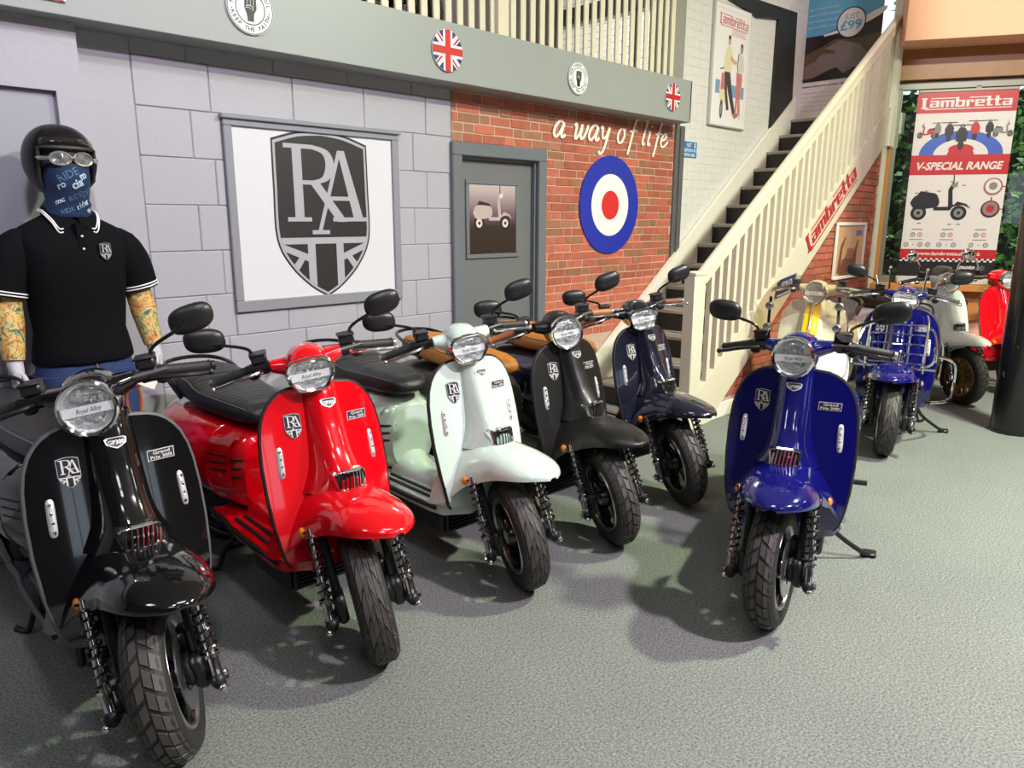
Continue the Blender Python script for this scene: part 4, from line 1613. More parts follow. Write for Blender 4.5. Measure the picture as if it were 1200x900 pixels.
    fl = obj('floorboard', g_floor, sp.get('body', pt), r, key='floor', smooth=50)
    for s in (1, -1):
        for y in (.125, .165):
            obj('rubber_strip', g_mat_strip(s, y), BLACKP, fl, key='mat%d%g' % (s, y))
        obj('rubber_edge', g_mat_edge(s), sp.get('trim', BLACKP), fl, key='mate%d' % s)
    se = obj('seat', g_seat, sp['seat'], r, key='seat', smooth=50)
    obj('seat_piping', g_piping, sp.get('piping', mat('seat_piping', (.10, .10, .10), .5)), se, key='piping')
    obj('engine', g_engine, DARKM, r, key='engine', smooth=30)
    obj('radiator', g_radiator, BLACKP, r, key='radiator', smooth=30)
    ex = obj('exhaust', g_exhaust, BLACKM, r, key='exhaust')
    obj('exhaust_guard', g_guard, CHROME, ex, key='guard')
    rr = obj('rear_mudguard', g_rear, BLACKP, r, key='rear')
    obj('tail_lamp', g_taillight, mat('red_lens', (.5, .01, .01), .15, coat=.5), r, key='tail')
    obj('grab_rail', g_rail, BLACKM, r, key='rail')
    if sp.get('sidestand'):
        obj('side_stand', g_sidestand, BLACKP, r, key='sstand')
    obj('centre_stand', g_stand, BLACKP, r, key='stand')
    return r, S


PAINT = lambda n, c, rough=.14, coat=1.0, metal=0.0: mat(n, c, rough, metal, coat)
BLACKPAINT = PAINT('gloss_black_paint', (.004, .004, .005), .10)
REDPAINT = PAINT('gloss_red_paint', srgb(212, 6, 22), .12)
MINTPAINT = PAINT('pale_mint_paint', srgb(204, 224, 212), .14)
MATTEPAINT = mat('matt_black_paint', srgb(22, 21, 20), .38, .2, coat=.1)
NAVYPAINT = PAINT('dark_metallic_blue_paint', srgb(36, 38, 58), .18, 1.0, .55)
BLUEPAINT = PAINT('gloss_royal_blue_paint', srgb(13, 15, 92), .09)
WHITEPAINT = PAINT('white_paint', srgb(222, 226, 226), .16)
CREAMPAINT = PAINT('cream_paint', srgb(222, 222, 190), .2)
LEATHERB = mat('black_seat_vinyl', (.018, .019, .021), .42, bump=.15, bscale=260)
LEATHERT = mat('tan_seat_vinyl', srgb(178, 112, 40), .5, bump=.15, bscale=260)
LEATHERG = mat('grey_seat_vinyl', srgb(190, 188, 178), .5, bump=.15, bscale=260)
TANGRIP = mat('tan_grip', srgb(160, 100, 58), .5)
BROWNGRIP = mat('brown_grip', srgb(112, 66, 46), .5)
REDBLACK = mat('dark_edging', srgb(40, 16, 18), .4)
ALU = mat('polished_lever', (.72, .72, .73), .22, 1.0)
GROW = 'scooters in a row along the painted wall'

SCOOTERS = {}
SCOOTERS['black'] = make_scooter((.638, 1.992), -91, dict(paint=BLACKPAINT, kind='round', seat=LEATHERB, steer=-27, edge=mat('grey_edging', (.09, .09, .09), .45), lever=BLACKP, barend=BLACKP, group=GROW,
    label='gloss black scooter with round headlamp and black seat, nearest the mannequin'))
SCOOTERS['red'] = make_scooter((1.312, 1.974), -93, dict(paint=REDPAINT, kind='hex', seat=LEATHERB, steer=-25, edge=REDBLACK, lever=ALU, tread='road', group=GROW,
    label='gloss red scooter with six-sided headlamp and black ribbed seat beside the black one'))
SCOOTERS['white'] = make_scooter((2.04, 1.97), -92, dict(paint=MINTPAINT, kind='hex', seat=LEATHERB, steer=-25, edge=BLACKP, lever=ALU, tread='road', group=GROW,
    label='pale mint white scooter with black seat and six-sided headlamp, parked beside the red one'))
SCOOTERS['matte'] = make_scooter((2.648, 1.964), -93, dict(paint=MATTEPAINT, kind='round', seat=LEATHERT, steer=-26, edge=BLACKP, lever=ALU, grip=TANGRIP, group=GROW,
    label='matt black scooter with round headlamp, tan seat and tan grips'))
SCOOTERS['navy'] = make_scooter((3.316, 2.005), -96, dict(paint=NAVYPAINT, kind='hex', seat=LEATHERT, steer=-27, edge=BLACKP, lever=ALU, grip=BROWNGRIP, group=GROW,
    label='dark metallic blue scooter with six-sided headlamp and brown grips next to the staircase'))
SCOOTERS['blue'] = make_scooter((2.500, 1.098), -162, dict(paint=BLUEPAINT, kind='round', seat=LEATHERG, steer=-6, edge=BLACKP, lever=BLACKP, trim=mat('grey_trim', srgb(170, 172, 176), .4), sidestand=True,
    label='royal blue scooter with tinted flyscreen and grey seat standing alone on the carpet'))
SCOOTERS['blue2'] = make_scooter((4.981, 1.515), -166, dict(paint=BLUEPAINT, kind='hex', seat=LEATHERB, steer=7, edge=BLACKP, lever=ALU, tread='road', sidestand=True,
    label='royal blue scooter with chrome front luggage rack, in front of the window'))
BRONZE = mat('bronze_wheel', srgb(150, 118, 70), .35, .7)
SCOOTERS['oldwhite'] = make_scooter((6.86, 1.54), -122, dict(paint=WHITEPAINT, kind='round', seat=LEATHERB, steer=-4, edge=CHROME, lever=CHROME, mirrors='chrome', vintage=True, rimcol=BRONZE, group='vintage scooters by the window',
    label='white scooter with bronze-coloured wheel and chrome round mirrors under the banner'))
SCOOTERS['oldred'] = make_scooter((7.50, 1.26), -122, dict(paint=REDPAINT, kind='round', seat=LEATHERB, steer=-4, edge=CHROME, lever=CHROME, mirrors='chrome', vintage=True, rimcol=STEEL, group='vintage scooters by the window',
    label='red scooter with chrome trim mostly hidden behind the black pillar'))
SCOOTERS['cream'] = make_scooter((5.04, 2.13), -168, dict(paint=CREAMPAINT, kind='round', seat=LEATHERB, steer=0, edge=CHROME, lever=CHROME, mirrors='none', vintage=True, rimcol=STEEL, grip=mat('olive_grip', srgb(110, 108, 80), .5),
    label='cream and yellow scooter seen through the tinted flyscreen, parked behind it'))
# ------------------------------------------------------------------ signs on the fascia
FF = FY - .001


def disc_sign(x, z, r, label, draw, group):
    o = obj('round_sign', MB().lathe([(.001, 0), (r - .004, 0), (r, -.003), (r, -.010), (.001, -.010)], 'y', 40, (x, FF, z)), WHITEP, smooth=30)
    a = Art((x, FF - .0105, z), (1, 0, 0), (0, 0, 1), .0005)
    draw(a, r)
    a.obj('sign_print', o)
    tag(o, label, 'sign', group)


def draw_flag(a, r):
    bound = [(r * .99 * math.cos(2 * PI * i / 40), r * .99 * math.sin(2 * PI * i / 40)) for i in range(40)]
    flag(a, (0, 0), r, r, bound, 1)


def draw_fist(a, r):
    a.ring((0, 0), r * .95, r * .98, BLACKI, 1, 48); a.ring((0, 0), r * .60, r * .64, BLACKI, 1, 40)
    def arc(t, up, span, rad_):
        n = len(t)
        for i, ch in enumerate(t):
            f = (i - (n - 1) / 2) / (n - 1) * span
            th = PI / 2 - f if up else -PI / 2 + f
            rr_ = rad_ if up else rad_ + r * .15
            a.text(ch, rr_ * math.cos(th), rr_ * math.sin(th), r * .16, BLACKI, 2, ang=(th - PI / 2) if up else (th + PI / 2), bold=.015, res=2)
    arc('NORTHERN SOUL', True, 2.7, r * .72); arc('KEEP THE FAITH', False, 2.5, r * .72)
    for s in (-1, 1): a.circ((s * r * .79, -r * .10), r * .03, BLACKI, 2, 10)
    T = lambda P_: [(x * r, y * r) for x, y in P_]
    a.poly(T([(-.14, -.50), (.12, -.50), (.14, -.22), (.26, -.02), (.27, .26), (-.24, .26), (-.26, .0), (-.17, -.22)]), BLACKI, 2)
    for i in range(4):
        x = -.245 + .13 * i
        a.poly(T(bez([(x, .05), (x, .40 - .03 * abs(i - 1.5)), (x + .06, .47 - .03 * abs(i - 1.5)), (x + .118, .40 - .03 * abs(i - 1.5)), (x + .118, .05)], 4)), BLACKI, 3)
        a.stroke(T([(x + .124, .06), (x + .124, .38)]), r * .014, WHITEP, 4)
    a.stroke(T(bez([(-.20, .05), (-.05, .10), (.08, .05), (.10, -.08)], 5)), r * .02, WHITEP, 4)
    a.stroke(T(bez([(-.22, -.02), (-.10, .02), (.02, -.04)], 5)), r * .014, WHITEP, 4)


disc_sign(1.845, 2.476, .118, 'round white fist badge above the crest board', draw_fist, 'round badges on the fascia')
disc_sign(3.08, 2.470, .118, 'round flag badge on the fascia where grey blocks meet brick', draw_flag, 'round badges on the fascia')
disc_sign(4.295, 2.468, .110, 'small round white fist badge above the brick wall', draw_fist, 'round badges on the fascia')
disc_sign(5.505, 2.475, .108, 'round flag badge at the end of the fascia beside the white wall', draw_flag, 'round badges on the fascia')
o = obj('flag_board', MB().box((.55, FF - .010, 2.352), (1.045, FF, 2.66)), WHITEP)
a = Art((.80, FF - .0105, 2.505), (1, 0, 0), (0, 0, 1), .0005)
flag(a, (0, 0), .245, .152, [(-.245, -.152), (.245, -.152), (.245, .152), (-.245, .152)], 1)
a.obj('flag_print', o)
tag(o, 'rectangular flag board on the fascia, above the mannequin', 'sign')

# ------------------------------------------------------------------ lettering and target on the brick
YB = YW - .007
o = obj('target_sign', MB().lathe([(.001, 0), (.386, 0), (.388, -.002), (.388, -.006), (.001, -.006)], 'y', 64, (4.965, YB, 1.605)), mat('target_blue', srgb(34, 52, 170), .4), smooth=30)
a = Art((4.965, YB - .0065, 1.605), (1, 0, 0), (0, 0, 1))
a.circ((0, 0), .245, WHITEP, 1, 56); a.circ((0, 0), .115, mat('target_red', srgb(214, 44, 48), .45), 2, 40)
a.obj('target_rings', o)
tag(o, 'large blue white and red round target on the brick wall', 'sign')

# script "a way of life": pen strokes, x heights in units
GL = {
    'a': ([[(.62, .88), (.40, 1.0), (.14, .72), (.06, .28), (.22, .02), (.46, .30), (.66, .90), (.58, .30), (.66, .03), (.86, .22)]], .80),
    'w': ([[(.0, .80), (.12, .96), (.16, .60), (.14, .12), (.24, .04), (.44, .42), (.54, .92), (.52, .30), (.60, .04), (.82, .30), (.98, .94)]], .98),
    'y': ([[(.0, .80), (.12, .96), (.16, .50), (.28, .20), (.50, .42), (.64, .94), (.56, .20), (.40, -.55), (.18, -.80), (.06, -.62)]], .72),
    'o': ([[(.48, .94), (.22, .92), (.06, .50), (.18, .06), (.42, .10), (.58, .52), (.48, .94), (.62, .86)]], .68),
    'f': ([[(.92, 1.72), (.76, 1.86), (.58, 1.50), (.46, .70), (.36, -.20), (.28, -.70)], [(.20, .86), (.52, .92), (.84, .94)]], .62),
    'l': ([[(.10, 1.70), (.34, 1.80), (.30, 1.2), (.18, .42), (.22, .06), (.40, .16)]], .40),
    'i': ([[(.10, .90), (.22, .96), (.16, .40), (.20, .06), (.38, .20)], [(.30, 1.32), (.34, 1.40)]], .42),
    'e': ([[(.10, .46), (.36, .56), (.52, .80), (.40, .98), (.18, .78), (.08, .34), (.24, .04), (.48, .14), (.72, .44)]], .60),
    ' ': ([], .42)}
lt = root('script_lettering', (4.30, YB, 1.985), 0, 'white handwritten lettering on the brick wall above the round target', 'lettering')
SCRIPT = mat('white_vinyl', srgb(244, 238, 228), .45)
adv = 0
for ch in 'a way of life':
    adv += GL[ch][1] + .10
k0, px = .118, 4.30
kx = (5.80 - 4.30) / adv
for ch in 'a way of life':
    a = Art((-4.30, -.0005, -1.985), (1, 0, 0), (0, 0, 1), .001)
    for s in GL[ch][0]:
        pts = bez(s, 7)
        P_ = [(px + (x + y * .16) * kx * 1.0 - .05, 2.085 + y * k0 * 1.0 + (px - 4.3) * .012) for x, y in pts]
        n = len(P_); ws = []
        for i in range(n):
            q0 = P_[max(0, i - 1)]; q1 = P_[min(n - 1, i + 1)]
            dz = abs(q1[1] - q0[1]) / (math.hypot(q1[0] - q0[0], q1[1] - q0[1]) + 1e-9)
            ws.append(.013 + .014 * dz)
        a.stroke(P_, ws, SCRIPT, 1)
    if a.mb.v: a.obj('letter', lt)
    px += (GL[ch][1] + .10) * kx
# ------------------------------------------------------------------ notices and posters on the white wall
YP = YW - .003
o = obj('notice', MB().box((5.985, YP - .006, 2.045), (6.25, YP, 2.182), ch=.002), mat('notice_blue', srgb(52, 120, 186), .4))
a = Art((6.117, YP - .0065, 2.1135), (1, 0, 0), (0, 0, 1))
a.text('NOT', .0, .022, .032, WHITEP, 1, w=.075, bold=.02); a.text('RECEPTION OR', 0, -.020, .026, WHITEP, 1, w=.235, bold=.02); a.text('WAITING AREA', 0, -.060, .026, WHITEP, 1, w=.215, bold=.02)
for s in (-1, 1):
    a.circ((s * .095, .052), .010, WHITEP, 1, 12); a.poly([(s * .095 - .012, .016), (s * .095 + .012, .016), (s * .095 + .008, .042), (s * .095 - .008, .042)], WHITEP, 1)
a.obj('notice_print', o)
tag(o, 'small blue notice with white lettering on the white wall', 'notice')

PXA, PXB, PZA, PZB = 6.40, 7.07, 2.352, 3.42
o = obj('wall_poster', MB().box((PXA, YP - .03, PZA), (PXB, YP, PZB), ch=.004), mat('poster_edge', srgb(196, 192, 190), .4))
a = Art((PXA, YP - .0305, PZA), (1, 0, 0), (0, 0, 1), .0005)
Wp, Hp = PXB - PXA, PZB - PZA
POSTW = mat('poster_paper', srgb(238, 234, 236), .4)
PINKR = mat('poster_red', srgb(206, 120, 112), .5); FADEB = mat('poster_blue', srgb(126, 160, 190), .5); SKINP = mat('poster_skin', srgb(206, 168, 140), .5)
DARKP = mat('poster_dark', srgb(70, 68, 72), .5); CREAMP = mat('poster_cream', srgb(226, 216, 176), .5)
a.rect(.012, .012, Wp - .012, Hp - .012, POSTW, 1)
a.stroke([(.05, Hp - .05), (Wp - .05, Hp - .05), (Wp - .05, .05)], .004, mat('poster_grey', srgb(190, 180, 186), .5), 2)
logo(a, .09, Hp - .175, .085, .52, PINKR, 2)
a.stroke([(.32, Hp - .25), (.58, Hp - .25), (.58, Hp - .205), (.32, Hp - .205), (.32, Hp - .25)], .005, PINKR, 2)
a.text('MOTOR SCOOTERS', .45, Hp - .24, .022, PINKR, 3, w=.22, res=2)
F = lambda P_: [(x * Wp, y * Hp) for x, y in P_]
for x0, x1, y0, y1 in ((.10, .22, .27, .38), (.52, .72, .26, .36), (.72, .80, .26, .34), (.82, .9, .26, .36)): a.rect(x0 * Wp, y0 * Hp, x1 * Wp, y1 * Hp, FADEB, 2)
# man with his scooter
a.circ((.42 * Wp, .705 * Hp), .024, SKINP, 4, 14, .032); a.poly(F([(.385, .72), (.39, .755), (.44, .76), (.455, .73)]), DARKP, 5)
a.poly(F(bez([(.38, .665), (.32, .60), (.30, .50), (.36, .45), (.50, .47), (.52, .60), (.46, .67), (.38, .665)], 3)[:-1]), CREAMP, 4)
a.poly(F([(.34, .46), (.48, .46), (.56, .30), (.68, .13), (.60, .12), (.46, .28)]), DARKP, 4)
a.poly(F([(.33, .46), (.40, .46), (.42, .30), (.50, .15), (.43, .14), (.36, .28)]), DARKP, 4)
a.poly(F([(.47, .60), (.62, .56), (.70, .585), (.69, .555), (.60, .53), (.47, .56)]), SKINP, 5)
a.poly(F([(.25, .44), (.36, .45), (.36, .30), (.26, .26), (.24, .33)]), PINKR, 3)
a.poly(F(bez([(.22, .27), (.28, .31), (.40, .30), (.46, .22), (.38, .19), (.26, .22), (.22, .27)], 3)[:-1]), CREAMP, 3)
a.circ((.285 * Wp, .145 * Hp), .028, DARKP, 4, 18, .085); a.circ((.285 * Wp, .145 * Hp), .014, mat('poster_grey2', srgb(150, 150, 150), .5), 5, 14, .05)
a.stroke(F([(.20, .47), (.30, .485), (.40, .46)]), .010, DARKP, 4)
# woman
a.circ((.77 * Wp, .68 * Hp), .026, DARKP, 4, 14, .045); a.circ((.765 * Wp, .672 * Hp), .016, SKINP, 5, 12, .026)
a.poly(F([(.70, .635), (.82, .625), (.87, .50), (.82, .46), (.68, .475), (.665, .56)]), mat('poster_white', srgb(214, 206, 198), .5), 4)
a.stroke(F([(.70, .635), (.665, .55), (.69, .48)]), .012, DARKP, 5)
a.poly(F([(.66, .475), (.82, .465), (.78, .26), (.80, .12), (.75, .12), (.73, .26), (.71, .14), (.66, .14), (.68, .28)]), PINKR, 4)
a.stroke(F([(.82, .44), (.80, .25), (.815, .08)]), .006, DARKP, 5)
a.poly(F([(.60, .12), (.72, .14), (.78, .11), (.66, .08)]), mat('poster_brown', srgb(170, 120, 90), .5), 5)
a.obj('poster_print', o)
tag(o, 'tall pale poster of two people with a scooter on the white wall', 'poster')

# framed sepia poster under the stairs
YU = SY0 + .006
fx0, fx1, fz0, fz1 = 6.98, 7.70, .945, 1.47
q = MB()
for a_, c_ in (((fx0, fz0), (fx1, fz0 + .03)), ((fx0, fz1 - .03), (fx1, fz1)), ((fx0, fz0 + .03), (fx0 + .03, fz1 - .03)), ((fx1 - .03, fz0 + .03), (fx1, fz1 - .03))):
    q.box((a_[0], YU - .022, a_[1]), (c_[0], YU, c_[1]), ch=.004)
o = obj('framed_poster', q, WHITEG)
a = Art((fx0, YU - .006, fz0), (1, 0, 0), (0, 0, 1))
SEP = mat('sepia_paper', srgb(206, 164, 120), .5, noise=.12, nscale=7); SEPD = mat('sepia_ink', srgb(122, 78, 58), .5)
w_, h_ = fx1 - fx0, fz1 - fz0
a.rect(.02, .02, w_ - .02, h_ - .02, SEP, 1)
F = lambda P_: [(x * w_, y * h_) for x, y in P_]
a.poly(F([(.20, .05), (.80, .05), (.74, .30), (.66, .50), (.55, .38), (.46, .52), (.36, .36), (.28, .34)]), SEPD, 2)
a.poly(F([(.14, .10), (.24, .10), (.26, .52), (.36, .74), (.32, .75), (.20, .60)]), SEPD, 2)
a.poly(F([(.66, .22), (.76, .22), (.76, .50), (.80, .68), (.76, .70), (.68, .52)]), SEPD, 2)
a.rect(.42 * w_, .36 * h_, .64 * w_, .54 * h_, mat('sepia_mid', srgb(156, 108, 80), .5), 3)
a.rect(.68 * w_, .76 * h_, .90 * w_, .86 * h_, mat('label_blue', srgb(96, 112, 150), .5), 3)
a.obj('poster_sheet', o)
tag(o, 'white framed sepia poster on the brick panel under the stairs', 'poster')

# blue price card on the stair side
q = MB().prism([(-.13, -.055), (.115, -.055), (.16, .055), (-.085, .055)], 'y', -.004, 0)
o = obj('price_card', q, mat('card_blue', srgb(44, 66, 132), .4)); o.location = (5.95, SY0 - .034, .965); o.scale = (1.25, 1, 1.15); o.rotation_euler = (0, rad(-8), 0)
a = Art((0, -.0045, 0), (1, 0, 0), (0, 0, 1)); a.text('SOLD', .0, -.018, .05, WHITEP, 1, w=.15, shear=.4, bold=.015)
a.stroke([(-.128, -.053), (.115, -.053)], .006, WHITEP, 1)
a.obj('card_print', o)
tag(o, 'blue slanted price card with white lettering on the stair stringer', 'card')

# ------------------------------------------------------------------ pull-up banner on the window sill
bt, bz0, bz1 = .205, .945, 2.70; bw_ = .845
o = root('banner_stand', wallpt(bt + bw_ / 2, .09, .865), math.atan2(WD.y, WD.x), 'red and white scooter range roller banner in front of the window', 'banner')
obj('cassette', MB().box((-bw_ / 2 - .015, -.045, 0), (bw_ / 2 + .015, .045, .075), ch=.01), mat('banner_cassette', srgb(206, 200, 192), .35, .2), o)
obj('top_rail', MB().box((-bw_ / 2, -.012, bz1 - .865 - .012), (bw_ / 2, .012, bz1 - .865 + .012), ch=.003), ALUM, o)
obj('support_pole', MB().tube([(0, .03, .05), (0, .02, bz1 - .87)], .009, 8), STEEL, o)
sheet = obj('banner_sheet', MB().box((-bw_ / 2, -.004, .07), (bw_ / 2, -.002, bz1 - .865)), mat('banner_shaded_white', srgb(208, 198, 198), .35), o)  # white lowered in colour to carry the shade of a backlit sheet
a = Art((-bw_ / 2, -.0045, .07), (1, 0, 0), (0, 0, 1), .0006)
H = bz1 - .865 - .07; W = bw_
BRED = mat('banner_red', srgb(178, 26, 34), .35); BBLK = mat('banner_black', srgb(26, 24, 28), .35); BBLUE = mat('banner_blue', srgb(46, 80, 172), .4); BGREY = mat('banner_grey', srgb(120, 116, 116), .4)
y = lambda f: H * f
a.rect(0, y(.885), W, y(1), BRED, 1)
logo(a, .045, y(.915), .088, W - .09, MATS['banner_shaded_white'], 2)
# roundel floor and a fan of scooters
for r0, m_ in ((.36, BBLUE), (.235, MATS['banner_shaded_white']), (.115, BRED)):
    pts = [(W * .5 + r0 * math.cos(PI * i / 24), y(.665) + r0 * .62 * math.sin(PI * i / 24)) for i in range(25)]
    a.poly(pts, m_, {.36: 1, .235: 2, .115: 3}[r0])
a.poly([(W * .5 + .11 * math.cos(2 * PI * i / 24), y(.693) + .05 * math.sin(2 * PI * i / 24)) for i in range(24)], BRED, 3)
for cx, col_, fl_ in ((.13, BRED, -1), (.90, BGREY, 1)):
    scooter_art(a, W * cx, y(.755), .19, col_, BBLK, BGREY, 4, fl_)
def front_art(cx, y0, h, body):
    a.circ((cx, y0 + h * .18), h * .10, BBLK, 5, 16, h * .18)
    a.poly([(cx - h * .17, y0 + h * .30), (cx + h * .17, y0 + h * .30), (cx + h * .19, y0 + h * .60), (cx + h * .10, y0 + h * .78), (cx - h * .10, y0 + h * .78), (cx - h * .19, y0 + h * .60)], body, 6)
    a.circ((cx, y0 + h * .84), h * .08, body, 7, 14); a.circ((cx, y0 + h * .84), h * .055, BGREY, 8, 12)
    a.stroke([(cx - h * .32, y0 + h * .88), (cx + h * .32, y0 + h * .88)], h * .03, BBLK, 6)
front_art(W * .36, y(.735), .20, BBLK); front_art(W * .62, y(.74), .20, BRED); front_art(W * .76, y(.75), .18, BBLK); front_art(W * .24, y(.755), .16, BGREY); front_art(W * .49, y(.690), .26, BBLK)
a.rect(0, y(.560), W, y(.665), BRED, 2)
a.text('V-SPECIAL RANGE', W * .49, y(.588), .068, MATS['banner_shaded_white'], 3, w=W * .88, shear=.22, bold=.035)
scooter_art(a, W * .36, y(.315), .56, BBLK, BBLK, BGREY, 2, 1)
for fx, fy in ((.08, .46), (.18, .47), (.31, .47), (.44, .52), (.56, .50), (.14, .295), (.46, .29), (.55, .29)): a.rect(W * fx, y(fy), W * fx + .035, y(fy) + .010, BGREY, 2)
for cy, inner in ((.495, BGREY), (.375, BRED)):
    a.circ((W * .875, y(cy)), .082, BRED, 2, 28); a.circ((W * .875, y(cy)), .076, BBLK if inner is BRED else BGREY, 3, 28); a.circ((W * .875, y(cy) + .004), .066, BGREY if inner is BRED else MATS['banner_shaded_white'], 4, 28); a.circ((W * .875, y(cy) + .005), .036, inner, 5, 20)
a.stroke([(W * .875, y(.44)), (W * .875, y(.42))], .012, BRED, 2); a.stroke([(W * .96, y(.495)), (W, y(.495))], .010, BRED, 2); a.stroke([(W * .96, y(.375)), (W, y(.375))], .010, BRED, 2)
def tgt(fx, fy, m_):
    a.ring((W * fx, y(fy)), .016, .022, m_, 2, 20); a.circ((W * fx, y(fy)), .006, m_, 2, 8)
for fx, m_ in ((.11, BBLK), (.185, BRED), (.43, BBLK), (.505, BRED), (.77, BBLK), (.845, BRED)): tgt(fx, .235, m_)
for fx in (.05, .20, .28, .40, .55, .73, .88): tgt(fx, .180, BBLK)
for fx in (.125, .475, .805): a.circ((W * fx, y(.18)), .005, BBLK, 2, 8)
for fx in (.15, .47, .81): a.rect(W * fx - .05, y(.262), W * fx + .05, y(.267), BGREY, 2); a.rect(W * fx - .06, y(.206), W * fx + .06, y(.210), BGREY, 2)
a.rect(0, y(.105), W, y(.155), BRED, 1)
a.text('www.lambrettauk.co.uk', W * .50, y(.122), .034, MATS['banner_shaded_white'], 2, w=W * .68, shear=.2, bold=.02)
a.rect(0, 0, W, y(.105), BBLK, 1)
for j in range(2):
    for i in range(34):
        if (i + j) % 2 == 0: a.rect(W * i / 34, y(.086 + .0095 * j), W * (i + 1) / 34, y(.0955 + .0095 * j), MATS['banner_shaded_white'], 2)
a.text('moto', W * .72, y(.048), .038, MATS['banner_shaded_white'], 2, w=W * .16, shear=.25, bold=.04); a.text('gb', W * .855, y(.048), .038, BGREY, 2, w=W * .085, shear=.25)
a.obj('banner_print', sheet)

# ------------------------------------------------------------------ offer banner at the head of the stairs
BXP = 8.36
o = obj('offer_banner', MB().box((BXP, 3.02, 2.55), (BXP + .012, 3.885, 4.3)), mat('offer_white', srgb(232, 226, 228), .4))
a = Art((BXP - .001, 3.885, 2.55), (0, -1, 0), (0, 0, 1), .0006)
SKY = mat('offer_blue', srgb(96, 172, 214), .4); MOOR = mat('offer_moor', srgb(92, 78, 52), .5, noise=.5, nscale=6); ROAD = mat('offer_road', srgb(126, 112, 114), .5, noise=.2, nscale=5); BIKE = mat('offer_bike', srgb(38, 30, 34), .3); GREYS = mat('offer_screen', srgb(128, 108, 100), .4)
a.rect(0, .80, .865, 1.75, SKY, 1)
a.poly([(0, .40), (.865, .40), (.865, .98), (.50, .93), (.28, .86), (0, .86)], BIKE, 2)
a.poly([(0, .44), (.865, .44), (.865, .80), (.55, .78), (.40, .80), (.26, .74), (0, .64)], MOOR, 3)
a.poly([(.20, .42), (.80, .42), (.80, .56), (.66, .72), (.46, .78), (.30, .72), (.42, .68), (.34, .56)], ROAD, 4)
a.poly(bez([(.02, .43), (.10, .56), (.24, .60), (.34, .58), (.36, .50), (.26, .44), (.16, .41)], 4), GREYS, 5)
a.poly(bez([(.20, .58), (.26, .66), (.38, .66), (.42, .60), (.38, .54)], 4), ROAD, 5)
a.poly([(0, .40), (.865, .40), (.865, .47), (.62, .50), (.52, .45), (.44, .52), (.36, .50), (.20, .44), (.08, .43)], BIKE, 6)
a.poly(bez([(.28, .86), (.50, .91), (.865, 1.04), (.865, .98), (.60, .88), (.28, .84)], 4), MATS['offer_white'], 6)
for i, yy in enumerate((.94, 1.0, 1.06, 1.12)): a.text('years roadside recovery', .10, yy, .022, MATS['offer_white'], 3, w=.34 - .03 * (i % 2), center=False, res=1)
a.text('Exclusive motorcycle customer offer', .06, .345, .020, BIKE, 2, w=.5, center=False, bold=.02, res=2)
for yy in (.28, .235, .19, .145, .10): a.text('If you join today to save money and receive', .06, yy, .016, mat('offer_grey', srgb(150, 142, 146), .5), 2, w=.5, center=False, res=1)
a.circ((.555, .94), .150, NAVY_I, 7, 40); a.circ((.555, .94), .138, MATS['offer_white'], 8, 40)
a.text('JUST', .555, .975, .05, mat('offer_pale', srgb(160, 176, 200), .5), 9, w=.15, bold=.02); a.text('£99', .555, .875, .082, SKY, 9, w=.22, bold=.03)
a.obj('offer_print', o)
tag(o, 'blue and white offer banner with round price spot above the stairs', 'banner')

# ------------------------------------------------------------------ extras on the scooters
def part_of(sc, name, mb, m, steered=False, key=None, smooth=40):
    r_, S_ = SCOOTERS[sc]
    return obj(name, mb, m, r_, S_ if steered else None, smooth=smooth, key=key)


# tinted flyscreen on the blue scooter
TINT = glass_mat('brown_tinted_acrylic', (.86, .78, .70), rough=.28)
front_ = []; back_ = []
for j in range(29):
    u_ = 2 * j / 28 - 1
    y_ = .205 * math.copysign(abs(u_) ** .85, u_)
    top = 1.035 + .245 * max(0, 1 - abs(u_) ** 2.5) ** .62 + .004
    low = 1.035 + .105 * max(0, 1 - (y_ / .15) ** 2) if abs(y_) < .15 else 1.035
    zs_ = [low + (top - low) * k / 8 for k in range(9)]
    F_ = lambda z_: -.325 - .42 * (z_ - 1.03) - .9 * y_ * y_
    front_.append([(F_(z_), y_, z_) for z_ in zs_] + [(F_(z_) - .003, y_, z_) for z_ in reversed(zs_)])
q2 = MB().loft(front_)
fs = part_of('blue', 'flyscreen', q2, TINT, True, smooth=60)
for s in (-1, 1):
    obj('screen_bracket', MB().tube([(-.372, s * .125, 1.02), (-.385, s * .13, 1.11), (-.405, s * .128, 1.20)], .006, 8), BLACKM, fs)
    for z in (1.085, 1.165):
        obj('screen_bolt', MB().lathe([(.001, .024), (.013, .022), (.016, .012), (.016, 0), (.006, -.02)], 'x', 14, (-.335 - .42 * (z - 1.03) - .9 * .0169 + .006, s * .130, z)), STEEL, fs)

# chrome rack, crash bars and screen stays on the second blue scooter
q = MB()
for i in range(5):
    z = .60 + .058 * i; x = -.075 - .028 * i
    q.tube([(x, -.155, z), (x, .155, z)], .0065, 8)
for s in (-1, 1):
    q.tube(bez([(-.225, s * .17, .56), (-.03, s * .165, .555), (-.05, s * .165, .66), (-.19, s * .165, .86), (-.27, s * .13, .90)], 5), .008, 8)
    q.tube(bez([(-.05, s * .155, .585), (-.03, s * .215, .62), (-.08, s * .225, .72), (-.16, s * .20, .80), (-.19, s * .15, .83)], 5), .008, 8)
    q.tube([(-.10, s * .07, .585), (-.205, s * .07, .85)], .006, 8)
    q.box((-.20, s * .21, .60), (-.185, s * .235, .70), ch=.004); 
q.tube([(-.06, -.235, .572), (-.06, .235, .572)], .008, 8)
for s in (-1, 1): q.ball((-.13, s * .03, .86), (.016, .016, .016), 10, 6)
part_of('blue2', 'luggage_rack', q, CHROME)
